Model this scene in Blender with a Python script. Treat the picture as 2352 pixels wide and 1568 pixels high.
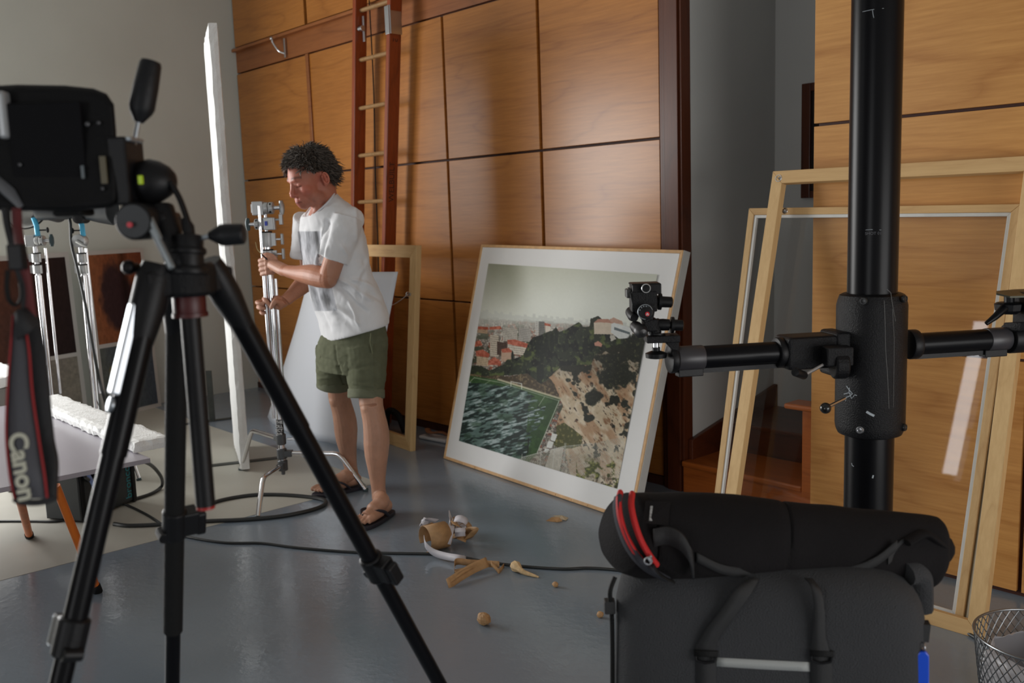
import bpy, bmesh, math, random
import numpy as np
from mathutils import Vector, Matrix
random.seed(7); RNG=np.random.default_rng(7)
for o in list(bpy.data.objects): bpy.data.objects.remove(o)
sc=bpy.context.scene; COL=sc.collection
# ---------------- camera (solved from the room's vanishing points) ----------------
YAW,PIT,ROL,FPX,H=math.radians(137.98),math.radians(7.82),math.radians(1.92),2150.,1.4
def _cam():
    f=np.array([math.cos(PIT)*math.cos(YAW),math.cos(PIT)*math.sin(YAW),-math.sin(PIT)])
    r=np.array([math.sin(YAW),-math.cos(YAW),0.]); d=np.cross(f,r)
    r2=math.cos(ROL)*r+math.sin(ROL)*d; return np.array([r2,np.cross(f,r2),f])
R=_cam(); CAMP=np.array([0,0,H])
cd=bpy.data.cameras.new('camera'); cam=bpy.data.objects.new('camera',cd); COL.objects.link(cam)
cam.matrix_world=Matrix([[R[0][i],-R[1][i],-R[2][i],CAMP[i]] for i in range(3)]+[[0,0,0,1]])
cd.sensor_width=36; cd.lens=FPX/2352*36; cd.clip_start=.05
cd.dof.use_dof=True; cd.dof.focus_distance=2.7; cd.dof.aperture_fstop=4.8
sc.camera=cam
# ---------------- light and exposure ----------------
sc.view_settings.view_transform='Standard'; sc.view_settings.look='None'
sc.view_settings.exposure=0.0; sc.view_settings.gamma=1; sc.view_settings.use_curve_mapping=False
w=bpy.data.worlds.new('world'); sc.world=w; w.use_nodes=True
w.node_tree.nodes['Background'].inputs[0].default_value=(.80,.88,1,1); w.node_tree.nodes['Background'].inputs[1].default_value=1.0
def area(name,loc,direction,sx,sy,power,color):
    l=bpy.data.lights.new(name,'AREA'); l.shape='RECTANGLE'; l.size=sx; l.size_y=sy; l.energy=power; l.color=color
    o=bpy.data.objects.new(name,l); COL.objects.link(o); o.location=loc
    o.rotation_euler=Vector(direction).to_track_quat('-Z','Y').to_euler(); return o
area('daylight_left_window',(-7.12,-.2,1.5),(1,-.02,-.02),2.7,2.2,262,(1,.985,.96))
area('daylight_front_window',(-5.17,-4.35,2.5),(0,1,-.05),.17,1.85,9,(.93,.965,1))
area('daylight_open_door',(.2,-4.3,1.15),(-.25,1,0),1.7,2.1,32,(1,.985,.96))
area('daylight_right_window',(2.1,1.5,.85),(-1,.35,0),2.0,1.3,42,(1,.98,.95))
# ---------------- pixel helpers: a point of the photo put on a plane of the room ----------------
def ray(x,y): return np.array([(x-1176)/FPX,(y-784)/FPX,1.])@R
def fl(x,y,z=0.): v=ray(x,y); return CAMP+v*((z-H)/v[2])
def pY(x,y,Y): v=ray(x,y); return CAMP+v*(Y/v[1])
def pX(x,y,X): v=ray(x,y); return CAMP+v*(X/v[0])
def dp(x,y,d): return CAMP+ray(x,y)*d
def depth(p): return float(R[2]@(np.array(p,float)-CAMP))
def pr(p):
    c=(np.array(p,float)-CAMP)@R.T; return np.stack([1176+FPX*c[...,0]/c[...,2],784+FPX*c[...,1]/c[...,2]],-1)
CR=R[0].copy(); CD=R[1].copy(); CF=R[2].copy()   # camera right, down, forward
# ---------------- mesh builder ----------------
def nrm(v): v=np.array(v,float); return v/(np.linalg.norm(v)+1e-12)
def perp(t):
    t=nrm(t); a=np.array([0,0,1.]) if abs(t[2])<.9 else np.array([1.,0,0]); x=nrm(np.cross(a,t)); return x,np.cross(t,x)
class MB:
    def __init__(s): s.v=[];s.f=[];s.m=[];s.mi=0
    def add(s,vs,fs):
        b=len(s.v); s.v+= [tuple(float(c) for c in v) for v in vs]; s.f+=[tuple(b+i for i in f) for f in fs]; s.m+=[s.mi]*len(fs); return s
    def obox(s,c,ax,ay,az,hx,hy,hz):
        c=np.array(c,float);ax,ay,az=[nrm(a) for a in (ax,ay,az)]
        if np.dot(np.cross(ax,ay),az)<0: az=-az
        vs=[c+ax*hx*i+ay*hy*j+az*hz*k for i in(-1,1) for j in(-1,1) for k in(-1,1)]
        return s.add(vs,[(0,1,3,2),(4,6,7,5),(0,4,5,1),(2,3,7,6),(0,2,6,4),(1,5,7,3)])
    def box(s,a,b):
        a=np.array(a,float);b=np.array(b,float); lo=np.minimum(a,b);hi=np.maximum(a,b)
        return s.obox((lo+hi)/2,(1,0,0),(0,1,0),(0,0,1),*((hi-lo)/2))
    def quadslab(s,q,n,t):   # four corners, extruded by n*t
        q=[np.array(p,float) for p in q]; n=nrm(n)*t; vs=q+[p+n for p in q]
        fs=[(3,2,1,0),(4,5,6,7)]+[(i,(i+1)%4,4+(i+1)%4,4+i) for i in range(4)]
        if np.dot(np.cross(q[1]-q[0],q[2]-q[0]),n)<0: fs=[f[::-1] for f in fs]
        return s.add(vs,fs)
    def tube(s,pts,r,n=12,cap=True,fy=1.,up=None):
        pts=[np.array(p,float) for p in pts]; N=len(pts)
        if not hasattr(r,'__len__'): r=[r]*N
        T=[nrm(pts[min(i+1,N-1)]-pts[max(i-1,0)]) for i in range(N)]
        x,y=perp(T[0])
        if up is not None: y=nrm(np.array(up,float)-np.dot(up,T[0])*T[0]); x=np.cross(y,T[0])
        vs=[]
        for i in range(N):
            x=nrm(x-np.dot(x,T[i])*T[i]); y=np.cross(T[i],x)
            for k in range(n):
                a=2*math.pi*k/n; vs.append(pts[i]+r[i]*(math.cos(a)*x+fy*math.sin(a)*y))
        fs=[(i*n+k,i*n+(k+1)%n,(i+1)*n+(k+1)%n,(i+1)*n+k) for i in range(N-1) for k in range(n)]
        if cap: fs+=[tuple(range(n))[::-1],tuple((N-1)*n+k for k in range(n))]
        return s.add(vs,fs)
    def cyl(s,a,b,r,n=20,r2=None,bev=0.):
        a=np.array(a,float);b=np.array(b,float);r2=r if r2 is None else r2
        if bev<=0: return s.tube([a,b],[r,r2],n)
        t=nrm(b-a)*bev; return s.tube([a,a+t*.3,a+t,b-t,b-t*.3,b],[r-bev,r-bev*.3,r,r2,r2-bev*.3,r2-bev],n)
    def ball(s,c,r,n=16,ax=None):
        c=np.array(c,float); r=np.array([r,r,r] if not hasattr(r,'__len__') else r,float)
        A=np.eye(3) if ax is None else np.array([nrm(a) for a in ax])
        vs=[];m=n//2
        for i in range(1,m):
            th=math.pi*i/m
            for k in range(n):
                ph=2*math.pi*k/n; u=np.array([math.sin(th)*math.cos(ph),math.sin(th)*math.sin(ph),math.cos(th)])*r; vs.append(c+u@A)
        vs+= [c+np.array([0,0,r[2]])@A,c-np.array([0,0,r[2]])@A]
        fs=[(i*n+k,(i+1)*n+k,(i+1)*n+(k+1)%n,i*n+(k+1)%n) for i in range(m-2) for k in range(n)]
        T=len(vs)-2; fs+=[(T,k,(k+1)%n) for k in range(n)]+[(T+1,(m-2)*n+(k+1)%n,(m-2)*n+k) for k in range(n)]
        return s.add(vs,fs)
    def ring(s,c,ax,R_,r,n=32,m=8):
        x,y=perp(ax); c=np.array(c,float); ax=nrm(ax); vs=[]
        for i in range(n):
            a=2*math.pi*i/n; d=math.cos(a)*x+math.sin(a)*y
            for k in range(m):
                b=2*math.pi*k/m; vs.append(c+d*(R_+r*math.cos(b))+ax*r*math.sin(b))
        return s.add(vs,[(i*m+k,((i+1)%n)*m+k,((i+1)%n)*m+(k+1)%m,i*m+(k+1)%m) for i in range(n) for k in range(m)])
    def lathe(s,c,ax,prof,n=32):
        x,y=perp(ax);c=np.array(c,float);ax=nrm(ax);N=len(prof);vs=[]
        for (h,r) in prof:
            for k in range(n):
                a=2*math.pi*k/n; vs.append(c+ax*h+r*(math.cos(a)*x+math.sin(a)*y))
        return s.add(vs,[(i*n+k,i*n+(k+1)%n,(i+1)*n+(k+1)%n,(i+1)*n+k) for i in range(N-1) for k in range(n)])
    def poly(s,pts,n,t):   # flat outline with a thickness (extruded along n by t)
        pts=[np.array(p,float) for p in pts]; d=nrm(n)*t; N=len(pts)
        return s.add(pts+[p+d for p in pts],[tuple(range(N))[::-1],tuple(range(N,2*N))]+[(i,(i+1)%N,N+(i+1)%N,N+i) for i in range(N)])
    def strip(s,A,B,t=0.):  # ribbon between two polylines
        N=len(A); A=[np.array(p,float) for p in A];B=[np.array(p,float) for p in B]
        return s.add(A+B,[(i,i+1,N+i+1,N+i) for i in range(N-1)])
    def build(s,name,mat,parent=None,smooth=False,bevel=0,solid=0,sub=0,merge=False,seg=2):
        base=np.array(parent['_o']) if parent is not None else (np.zeros(3))
        org=base if parent is not None else np.array([np.mean([v[0] for v in s.v]),np.mean([v[1] for v in s.v]),min(v[2] for v in s.v)])
        me=bpy.data.meshes.new(name); me.from_pydata([(v[0]-org[0],v[1]-org[1],v[2]-org[2]) for v in s.v],[],s.f)
        mats=mat if isinstance(mat,(list,tuple)) else [mat]
        for m in mats: me.materials.append(m)
        if len(mats)>1: me.polygons.foreach_set('material_index',s.m)
        bm=bmesh.new(); bm.from_mesh(me)
        if merge: bmesh.ops.remove_doubles(bm,verts=bm.verts,dist=1e-5)
        bmesh.ops.recalc_face_normals(bm,faces=bm.faces); bm.to_mesh(me); bm.free()
        o=bpy.data.objects.new(name,me); COL.objects.link(o); o['_o']=[float(c) for c in org]
        if parent is not None: o.parent=parent
        else: o.location=org
        if solid: md=o.modifiers.new('solid','SOLIDIFY'); md.thickness=solid; md.offset=0
        if bevel: md=o.modifiers.new('bevel','BEVEL'); md.width=bevel; md.segments=seg; md.limit_method='ANGLE'; md.angle_limit=math.radians(40)
        if sub: md=o.modifiers.new('sub','SUBSURF'); md.levels=sub; md.render_levels=sub
        if smooth:
            me.polygons.foreach_set('use_smooth',[True]*len(me.polygons)); me.update()
            if hasattr(me,'set_sharp_from_angle') and smooth!='all' and not sub: me.set_sharp_from_angle(angle=math.radians(38))
        return o
def thing(name,label,cat,loc,group=None,kind=None):
    o=bpy.data.objects.new(name,None); COL.objects.link(o); o.empty_display_size=.05
    o.location=tuple(float(c) for c in loc); o['_o']=[float(c) for c in loc]; o['label']=label; o['category']=cat
    if group: o['group']=group
    if kind: o['kind']=kind
    return o
def tag(o,label,cat,group=None,kind=None):
    o['label']=label; o['category']=cat
    if group: o['group']=group
    if kind: o['kind']=kind
    return o
def structure(o): o['kind']='structure'; return o
def text(name,body,org,xd,yd,size,mat,parent,ext=.0006,align='CENTER',bold=0.):
    cu=bpy.data.curves.new('t','FONT'); cu.body=body; cu.size=size; cu.extrude=ext; cu.align_x=align; cu.align_y='CENTER'; cu.offset=bold
    to=bpy.data.objects.new('t',cu); COL.objects.link(to); bpy.context.view_layer.update()
    me=bpy.data.meshes.new_from_object(to.evaluated_get(bpy.context.evaluated_depsgraph_get()))
    bpy.data.objects.remove(to)
    xd=nrm(xd); yd=nrm(yd); zd=np.cross(xd,yd); co=np.empty(len(me.vertices)*3); me.vertices.foreach_get('co',co); co=co.reshape(-1,3)
    base=np.array(parent['_o']) if parent is not None else np.zeros(3)
    co=np.array(org)+co[:,:1]*xd+co[:,1:2]*yd+co[:,2:3]*zd-base
    me.vertices.foreach_set('co',co.ravel()); me.materials.clear(); me.materials.append(mat)
    o=bpy.data.objects.new(name,me); COL.objects.link(o); o['_o']=list(map(float,base))
    if parent is not None: o.parent=parent
    return o
def smoothpath(pts,k=8):
    pts=[np.array(p,float) for p in pts]; out=[]
    P=[2*pts[0]-pts[1]]+pts+[2*pts[-1]-pts[-2]]
    for i in range(1,len(P)-2):
        for j in range(k):
            t=j/k; a,b,c,d=P[i-1],P[i],P[i+1],P[i+2]
            out.append(.5*((2*b)+(-a+c)*t+(2*a-5*b+4*c-d)*t*t+(-a+3*b-3*c+d)*t**3))
    return out+[pts[-1]]
# ---------------- materials ----------------
def srgb(r,g,b): return tuple(((c/255)/12.92 if c/255<=.04045 else ((c/255+.055)/1.055)**2.4) for c in (r,g,b))+(1.,)
def M(name,col,rough=.5,metal=0.,noise=0.,nscale=20,bump=0.,bscale=60,spec=.5,coat=0.,stretch=(1,1,1),trans=0.,sheen=0.,rvar=0.,col2=None,sss=0.):
    m=bpy.data.materials.new(name); m.use_nodes=True; nt=m.node_tree; b=nt.nodes['Principled BSDF']
    c=col if len(col)==4 else tuple(col)+(1,)
    b.inputs['Base Color'].default_value=c; b.inputs['Roughness'].default_value=rough; b.inputs['Metallic'].default_value=metal
    b.inputs['Specular IOR Level'].default_value=spec; b.inputs['Coat Weight'].default_value=coat; b.inputs['Coat Roughness'].default_value=.12
    b.inputs['Transmission Weight'].default_value=trans
    if sheen: b.inputs['Sheen Weight'].default_value=sheen
    if sss: b.inputs['Subsurface Weight'].default_value=sss; b.inputs['Subsurface Scale'].default_value=.01; b.inputs['Subsurface Radius'].default_value=(1,.35,.2)
    tc=nt.nodes.new('ShaderNodeTexCoord'); mp=nt.nodes.new('ShaderNodeMapping'); nt.links.new(tc.outputs['Object'],mp.inputs[0]); mp.inputs['Scale'].default_value=stretch
    if noise or rvar:
        n=nt.nodes.new('ShaderNodeTexNoise'); n.inputs['Scale'].default_value=nscale; n.inputs['Detail'].default_value=5; nt.links.new(mp.outputs[0],n.inputs[0])
        if noise:
            r=nt.nodes.new('ShaderNodeValToRGB'); r.color_ramp.elements[0].position=.3; r.color_ramp.elements[1].position=.7
            c2=col2 if col2 else tuple(min(1,x*(1+noise)) for x in c[:3])+(1,)
            c1=c if col2 else tuple(x*(1-noise) for x in c[:3])+(1,)
            r.color_ramp.elements[0].color=c1; r.color_ramp.elements[1].color=c2
            nt.links.new(n.outputs[0],r.inputs[0]); nt.links.new(r.outputs[0],b.inputs['Base Color'])
        if rvar:
            mr=nt.nodes.new('ShaderNodeMapRange'); mr.inputs[3].default_value=rough-rvar; mr.inputs[4].default_value=rough+rvar; nt.links.new(n.outputs[0],mr.inputs[0]); nt.links.new(mr.outputs[0],b.inputs['Roughness'])
    if bump:
        n=nt.nodes.new('ShaderNodeTexNoise'); n.inputs['Scale'].default_value=bscale; n.inputs['Detail'].default_value=4; nt.links.new(mp.outputs[0],n.inputs[0])
        bp=nt.nodes.new('ShaderNodeBump'); bp.inputs['Strength'].default_value=bump; bp.inputs['Distance'].default_value=.004; nt.links.new(n.outputs[0],bp.inputs['Height']); nt.links.new(bp.outputs[0],b.inputs['Normal'])
    return m
def attr_mat(name,rough=.5,bump=0,bscale=60,sss=0.,spec=.5,coat=0.,sheen=0.,stretch=(1,1,1)):
    m=M(name,(.5,.5,.5),rough,bump=bump,bscale=bscale,sss=sss,spec=spec,coat=coat,sheen=sheen,stretch=stretch); nt=m.node_tree
    a=nt.nodes.new('ShaderNodeAttribute'); a.attribute_name='col'; nt.links.new(a.outputs['Color'],nt.nodes['Principled BSDF'].inputs['Base Color']); return m
def veneer(name,light,dark,rough=.32,seed=0.,amt=1.,axis='X',coat=.15,sx=1.,spec=.4):
    # rotary-cut plywood: long flat cathedral figure along the grain
    m=bpy.data.materials.new(name); m.use_nodes=True; nt=m.node_tree; N=nt.nodes.new; L=nt.links.new; b=nt.nodes['Principled BSDF']
    tc=N('ShaderNodeTexCoord'); oi=N('ShaderNodeObjectInfo'); ad=N('ShaderNodeVectorMath'); ad.operation='ADD'
    sc1=N('ShaderNodeVectorMath'); sc1.operation='SCALE'; sc1.inputs[3].default_value=37.; cb=N('ShaderNodeCombineXYZ')
    L(oi.outputs['Random'],cb.inputs[0]); L(oi.outputs['Random'],cb.inputs[1]); L(oi.outputs['Random'],cb.inputs[2]); L(cb.outputs[0],sc1.inputs[0])
    L(tc.outputs['Object'],ad.inputs[0]); L(sc1.outputs[0],ad.inputs[1])
    mp=N('ShaderNodeMapping'); L(ad.outputs[0],mp.inputs[0])
    s={'X':(.55*sx,1,3.0*sx),'Z':(3.0*sx,3.0*sx,.5*sx),'Y':(3*sx,.55*sx,3*sx)}[axis]; mp.inputs['Scale'].default_value=s; mp.inputs['Location'].default_value=(seed,seed*.7,seed*1.3)
    n1=N('ShaderNodeTexNoise'); n1.inputs['Scale'].default_value=1.1; n1.inputs['Detail'].default_value=2.5; n1.inputs['Roughness'].default_value=.45; L(mp.outputs[0],n1.inputs[0])
    mu=N('ShaderNodeMath'); mu.operation='MULTIPLY'; mu.inputs[1].default_value=11; L(n1.outputs[0],mu.inputs[0])
    fr=N('ShaderNodeMath'); fr.operation='PINGPONG'; fr.inputs[1].default_value=1; L(mu.outputs[0],fr.inputs[0])
    pw=N('ShaderNodeMath'); pw.operation='POWER'; pw.inputs[1].default_value=7; L(fr.outputs[0],pw.inputs[0])
    n2=N('ShaderNodeTexNoise'); n2.inputs['Scale'].default_value=9; n2.inputs['Detail'].default_value=8; n2.inputs['Roughness'].default_value=.65
    mp2=N('ShaderNodeMapping'); L(ad.outputs[0],mp2.inputs[0]); mp2.inputs['Scale'].default_value={'X':(.5,2,9),'Z':(9,9,.5),'Y':(9,.5,9)}[axis]; L(mp2.outputs[0],n2.inputs[0])
    mx=N('ShaderNodeMath'); mx.operation='MULTIPLY_ADD'; mx.inputs[1].default_value=.24*amt; L(pw.outputs[0],mx.inputs[0])
    m2=N('ShaderNodeMath'); m2.operation='MULTIPLY_ADD'; m2.inputs[1].default_value=.9*amt; m2.inputs[2].default_value=-.28*amt; L(n2.outputs[0],m2.inputs[0]); L(m2.outputs[0],mx.inputs[2])
    n3=N('ShaderNodeTexNoise'); n3.inputs['Scale'].default_value=.9; n3.inputs['Detail'].default_value=2; L(mp.outputs[0],n3.inputs[0])
    m3=N('ShaderNodeMath'); m3.operation='MULTIPLY_ADD'; m3.inputs[1].default_value=.5*amt; L(n3.outputs[0],m3.inputs[0]); L(mx.outputs[0],m3.inputs[2])
    r=N('ShaderNodeValToRGB'); r.color_ramp.elements[0].position=.18; r.color_ramp.elements[1].position=.95; r.color_ramp.elements[0].color=light; r.color_ramp.elements[1].color=dark
    L(m3.outputs[0],r.inputs[0]); L(r.outputs[0],b.inputs['Base Color']); b.inputs['Roughness'].default_value=rough; b.inputs['Coat Weight'].default_value=coat; b.inputs['Coat Roughness'].default_value=.2; b.inputs['Specular IOR Level'].default_value=spec
    return m
WALL=M('painted_plaster',(.53,.55,.51),.9,noise=.03,nscale=2.5,bump=.06,bscale=90)
WALLG=M('grey_plaster',(.58,.58,.56),.9,noise=.03,nscale=2,bump=.05,bscale=90)
CEIL=M('ceiling_paint',(.5,.5,.48),.9,noise=.02,nscale=3)
PLY=veneer('plywood_veneer',srgb(188,124,58),srgb(138,80,30))
PLYR=veneer('plywood_veneer_pale',srgb(204,150,86),srgb(156,100,48))
DARKW=veneer('dark_stained_timber',srgb(98,48,24),srgb(52,20,8),rough=.4,axis='Z')
DARKH=veneer('dark_stained_timber_horizontal',srgb(98,48,24),srgb(50,20,8),rough=.4)
RAILW=veneer('red_brown_rail_timber',srgb(160,98,52),srgb(112,62,28),rough=.4)
BACKING=M('dark_backing',srgb(62,26,12),.6,noise=.2)
LADW=veneer('ladder_timber',srgb(150,68,28),srgb(92,34,12),rough=.35,axis='Z')
RUNGW=veneer('rung_timber',srgb(176,140,96),srgb(120,88,54),rough=.5,axis='Z')
PINE=veneer('raw_pine',srgb(214,180,128),srgb(176,134,84),rough=.6,axis='Z',amt=.8,coat=0,sx=2)
PINEH=veneer('raw_pine_horizontal',srgb(208,172,120),srgb(170,128,80),rough=.6,amt=.8,coat=0,sx=2)
PINED=M('pine_grey_edge',srgb(150,140,118),.6,noise=.1,nscale=12)
STEPW=veneer('stair_timber',srgb(190,104,44),srgb(128,62,22),rough=.3)
METAL=M('steel',(.55,.56,.58),.28,1.,bump=.05)
CHROME=M('chrome',(.78,.78,.80),.1,1.)
CAST=M('cast_grey_alloy',(.44,.45,.45),.42,.75,bump=.15,bscale=140)
IRON=M('dark_flat_iron',(.055,.06,.055),.5,.3,noise=.2,nscale=30)
BLACKP=M('black_plastic',(.005,.005,.006),.45,bump=.08,bscale=300,spec=.25)
BLACKS=M('black_satin_tube',(.004,.004,.005),.30,spec=.14)
BLACKW=M('black_wrinkle_paint',(.004,.004,.005),.42,bump=.5,bscale=420,spec=.22)
BLACKR=M('black_rubber',(.007,.007,.007),.7,bump=.3,bscale=200,spec=.2)
GREYM=M('brushed_grey_metal',(.33,.36,.39),.35,.8,bump=.05)
TEAL=M('dark_teal_knob',(.025,.05,.055),.4,noise=.1)
SKYB=M('sky_blue_plastic',srgb(70,175,215),.35,noise=.05)
REDP=M('red_enamel',srgb(150,28,24),.4,noise=.05)
REDF=M('red_webbing',srgb(178,24,24),.7,bump=.3,bscale=300)
WHITEP=M('white_print_ink',(.75,.75,.75),.6,noise=.03)
FOAM=M('white_polystyrene',(.82,.83,.82),.75,bump=.7,bscale=120,noise=.03,nscale=40)
FOAMS=M('smooth_foam_face',(.80,.81,.82),.6,noise=.02,nscale=6)
# ---------------- room ----------------
X0,X1,Yf,Yw,ZC=-7.3,2.2,-4.5,3.65,3.9
TRX=-2.785; PRX=-1.967; YR=4.423
# floor paint
def floor_mat():
    m=bpy.data.materials.new('painted_floor'); m.use_nodes=True; nt=m.node_tree; N=nt.nodes.new; L=nt.links.new; b=nt.nodes['Principled BSDF']
    tc=N('ShaderNodeTexCoord')
    n=N('ShaderNodeTexNoise'); n.inputs['Scale'].default_value=1.2; n.inputs['Detail'].default_value=6; L(tc.outputs['Object'],n.inputs[0])
    r=N('ShaderNodeValToRGB'); r.color_ramp.elements[0].position=.3; r.color_ramp.elements[1].position=.75
    r.color_ramp.elements[0].color=(.172,.215,.262,1); r.color_ramp.elements[1].color=(.212,.256,.305,1); L(n.outputs[0],r.inputs[0]); L(r.outputs[0],b.inputs['Base Color'])
    v=N('ShaderNodeTexNoise'); v.inputs['Scale'].default_value=2.2; v.inputs['Detail'].default_value=8; v.inputs['Roughness'].default_value=.6; L(tc.outputs['Object'],v.inputs[0])
    v2=N('ShaderNodeTexNoise'); v2.inputs['Scale'].default_value=38; v2.inputs['Detail'].default_value=2; L(tc.outputs['Object'],v2.inputs[0])
    mr=N('ShaderNodeMapRange'); mr.inputs[1].default_value=.35; mr.inputs[2].default_value=.65; mr.inputs[3].default_value=.10; mr.inputs[4].default_value=.26; L(v.outputs[0],mr.inputs[0]); L(mr.outputs[0],b.inputs['Roughness'])
    pw=N('ShaderNodeMath'); pw.operation='POWER'; pw.inputs[1].default_value=3; L(v2.outputs[0],pw.inputs[0])
    ad=N('ShaderNodeMath'); ad.operation='MULTIPLY_ADD'; ad.inputs[1].default_value=.5; L(v.outputs[0],ad.inputs[0]); L(pw.outputs[0],ad.inputs[2])
    bp=N('ShaderNodeBump'); bp.inputs['Strength'].default_value=.22; bp.inputs['Distance'].default_value=.005; L(ad.outputs[0],bp.inputs['Height']); L(bp.outputs[0],b.inputs['Normal'])
    b.inputs['Specular IOR Level'].default_value=.75
    return m
GREYFLOOR=floor_mat()
CONC=M('pale_concrete_paint',(.42,.41,.36),.5,noise=.08,nscale=2.5,bump=.2,bscale=14,rvar=.1)
f=MB(); f.box((X0-.2,Yf-.2,-.12),(X1+.2,Yw+1.2,0)); structure(f.build('floor',GREYFLOOR))
# paler unpainted strip of floor: a thin screed laid on the slab
f=MB(); f.box((X0,Yf,0),(-4.09,2.70,.0012)); structure(f.build('floor.001',CONC))
f=MB(); f.box((X0-.2,Yf-.2,ZC),(X1+.2,YR+.2,ZC+.12)); structure(f.build('ceiling',CEIL))
# left wall with a big window opening behind the camera's left shoulder
f=MB()
f.box((X0-.2,1.2,0),(X0,Yw+1,ZC)); f.box((X0-.2,Yf,0),(X0,-1.6,ZC)); f.box((X0-.2,-1.6,2.8),(X0,1.2,ZC)); f.box((X0-.2,-1.6,0),(X0,1.2,.35))
structure(f.build('wall_left',WALL))
def window(name,a,b,axis,n):
    f=MB(); a=np.array(a,float);b=np.array(b,float); e=.05
    u=(b-a)*np.array([1,1,0]); W=np.linalg.norm(u); u/=W; Hh=b[2]-a[2]; nn=np.array([-u[1],u[0],0])
    for t in np.linspace(0,1,n+1): c=a+u*W*t+np.array([0,0,Hh/2]); f.obox(c,u,nn,(0,0,1),.035,.05,Hh/2)
    for t in (0,.33,1): c=a+u*W/2+np.array([0,0,Hh*t]); f.obox(c,u,nn,(0,0,1),W/2,.05,.035)
    o=structure(f.build(name,DARKW)); return o
window('window_1',(X0-.1,-1.6,.35),(X0-.1,1.2,2.8),'Y',4)
f=MB(); f.box((X0-.2,Yf-.2,0),(-5.27,Yf,ZC)); f.box((-5.07,Yf-.2,0),(-.7,Yf,ZC)); f.box((1.1,Yf-.2,0),(X1+.2,Yf,ZC)); f.box((-.7,Yf-.2,2.25),(1.1,Yf,ZC)); f.box((-5.27,Yf-.2,3.45),(-5.07,Yf,ZC)); f.box((-5.27,Yf-.2,0),(-5.07,Yf,1.5))
structure(f.build('wall_front',M('dark_front_wall',(.10,.09,.08),.9,noise=.1,nscale=3))); window('window_2',(-5.27,Yf-.1,1.5),(-5.07,Yf-.1,3.45),'X',1)  # wall colour darkened in place of shade, for a dim glazing reflection
f=MB(); f.box((X1,Yf,0),(X1+.2,.5,ZC)); f.box((X1,2.5,0),(X1+.2,YR+.2,ZC)); f.box((X1,.5,1.6),(X1+.2,2.5,ZC)); f.box((X1,.5,0),(X1+.2,2.5,.15)); structure(f.build('wall_right',WALLG)); window('window_4',(X1+.1,.5,.15),(X1+.1,2.5,1.6),'Y',2)
# panelled back wall
wb=thing('wall_back','x','x',(-5,3.7,0)); del wb['label']; del wb['category']; structure(wb)
f=MB(); f.box((X0,Yw+.04,0),(TRX-.02,Yw+.24,ZC)); f.build('backing',BACKING,wb)
cols=[(-7.29,-6.175),(-6.145,-4.592),(-4.578,-3.766),(-3.752,-2.93)]
rows=[(.05,.858),(.868,1.727),(1.741,2.585),(2.80,3.8)]
g=.005
for (a,b) in cols:
    for (c,d) in rows:
        if a<-6.2 and d<1: pass
        f=MB(); f.box((a+g,Yw,c),(b-g,Yw+.045,d)); f.build('panel',PLY,wb,bevel=.0015)
f=MB(); f.box((X0,Yw+.01,2.6),(-2.93,Yw+.05,2.785)); f.build('rail_board',RAILW,wb,bevel=.002)
f=MB(); f.box((X0,Yw-.028,2.762),(-2.93,Yw+.02,2.785)); f.build('rail_ledge',RAILW,wb,bevel=.004)
f=MB(); f.box((-6.18,Yw-.012,.86),(-6.14,Yw+.03,2.59)); f.build('batten',RAILW,wb,bevel=.002)
f=MB(); f.box((X0,Yw-.004,.0),(-2.93,Yw+.05,.045)); f.build('plinth',BACKING,wb)
# door frame timber beside the stair recess
tr=thing('trim_1','x','x',(-2.85,3.65,0)); del tr['label']; del tr['category']; structure(tr)
for a,b,y in ((-2.925,-2.905,3.640),(-2.905,-2.882,3.628),(-2.882,-2.800,3.618),(-2.800,TRX,3.63)):
    f=MB(); f.box((a+.001,y,0),(b-.001,3.70,ZC)); f.build('jamb',DARKW,tr,bevel=.002)
# recess
f=MB(); f.box((TRX-.12,Yw+.05,0),(TRX,YR+.2,ZC)); structure(f.build('wall_recess_left',WALLG))
f=MB(); f.box((TRX,YR,0),(X1,YR+.2,ZC)); structure(f.build('wall_recess_back',WALLG))
# recess window frame
wn=thing('window_3','x','x',(-2.45,YR,1.4)); del wn['label']; del wn['category']; structure(wn)
f=MB(); f.box((-2.62,YR-.02,1.425),(-2.57,YR+.03,2.0)); f.box((-2.569,YR-.02,1.96),(-2.1,YR+.03,2.0)); f.box((-2.569,YR-.02,1.425),(-2.1,YR+.03,1.46)); f.build('frame',DARKW,wn,bevel=.003)
f=MB(); f.box((-2.57,YR-.008,1.46),(-2.1,YR+.0,1.96)); f.build('pane',M('dark_window_glass',(.02,.012,.01),.15),wn)
# right panelling
wr=thing('wall_back.001','x','x',(0,3.42,0)); del wr['label']; del wr['category']; structure(wr)
f=MB(); f.box((PRX+.01,3.42,0),(X1,3.46,ZC)); f.build('backing',BACKING,wr)
for (a,b) in ((PRX,-1.163),(-1.148,-.30),(-.285,.56),(.575,1.42),(1.435,2.2)):
    for (c,d) in ((.02,.838),(.848,1.694),(1.706,2.56),(2.57,3.8)):
        f=MB(); f.box((a,3.4,c),(b-.002,3.422,d)); f.build('panel',PLYR,wr,bevel=.0012)
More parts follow.
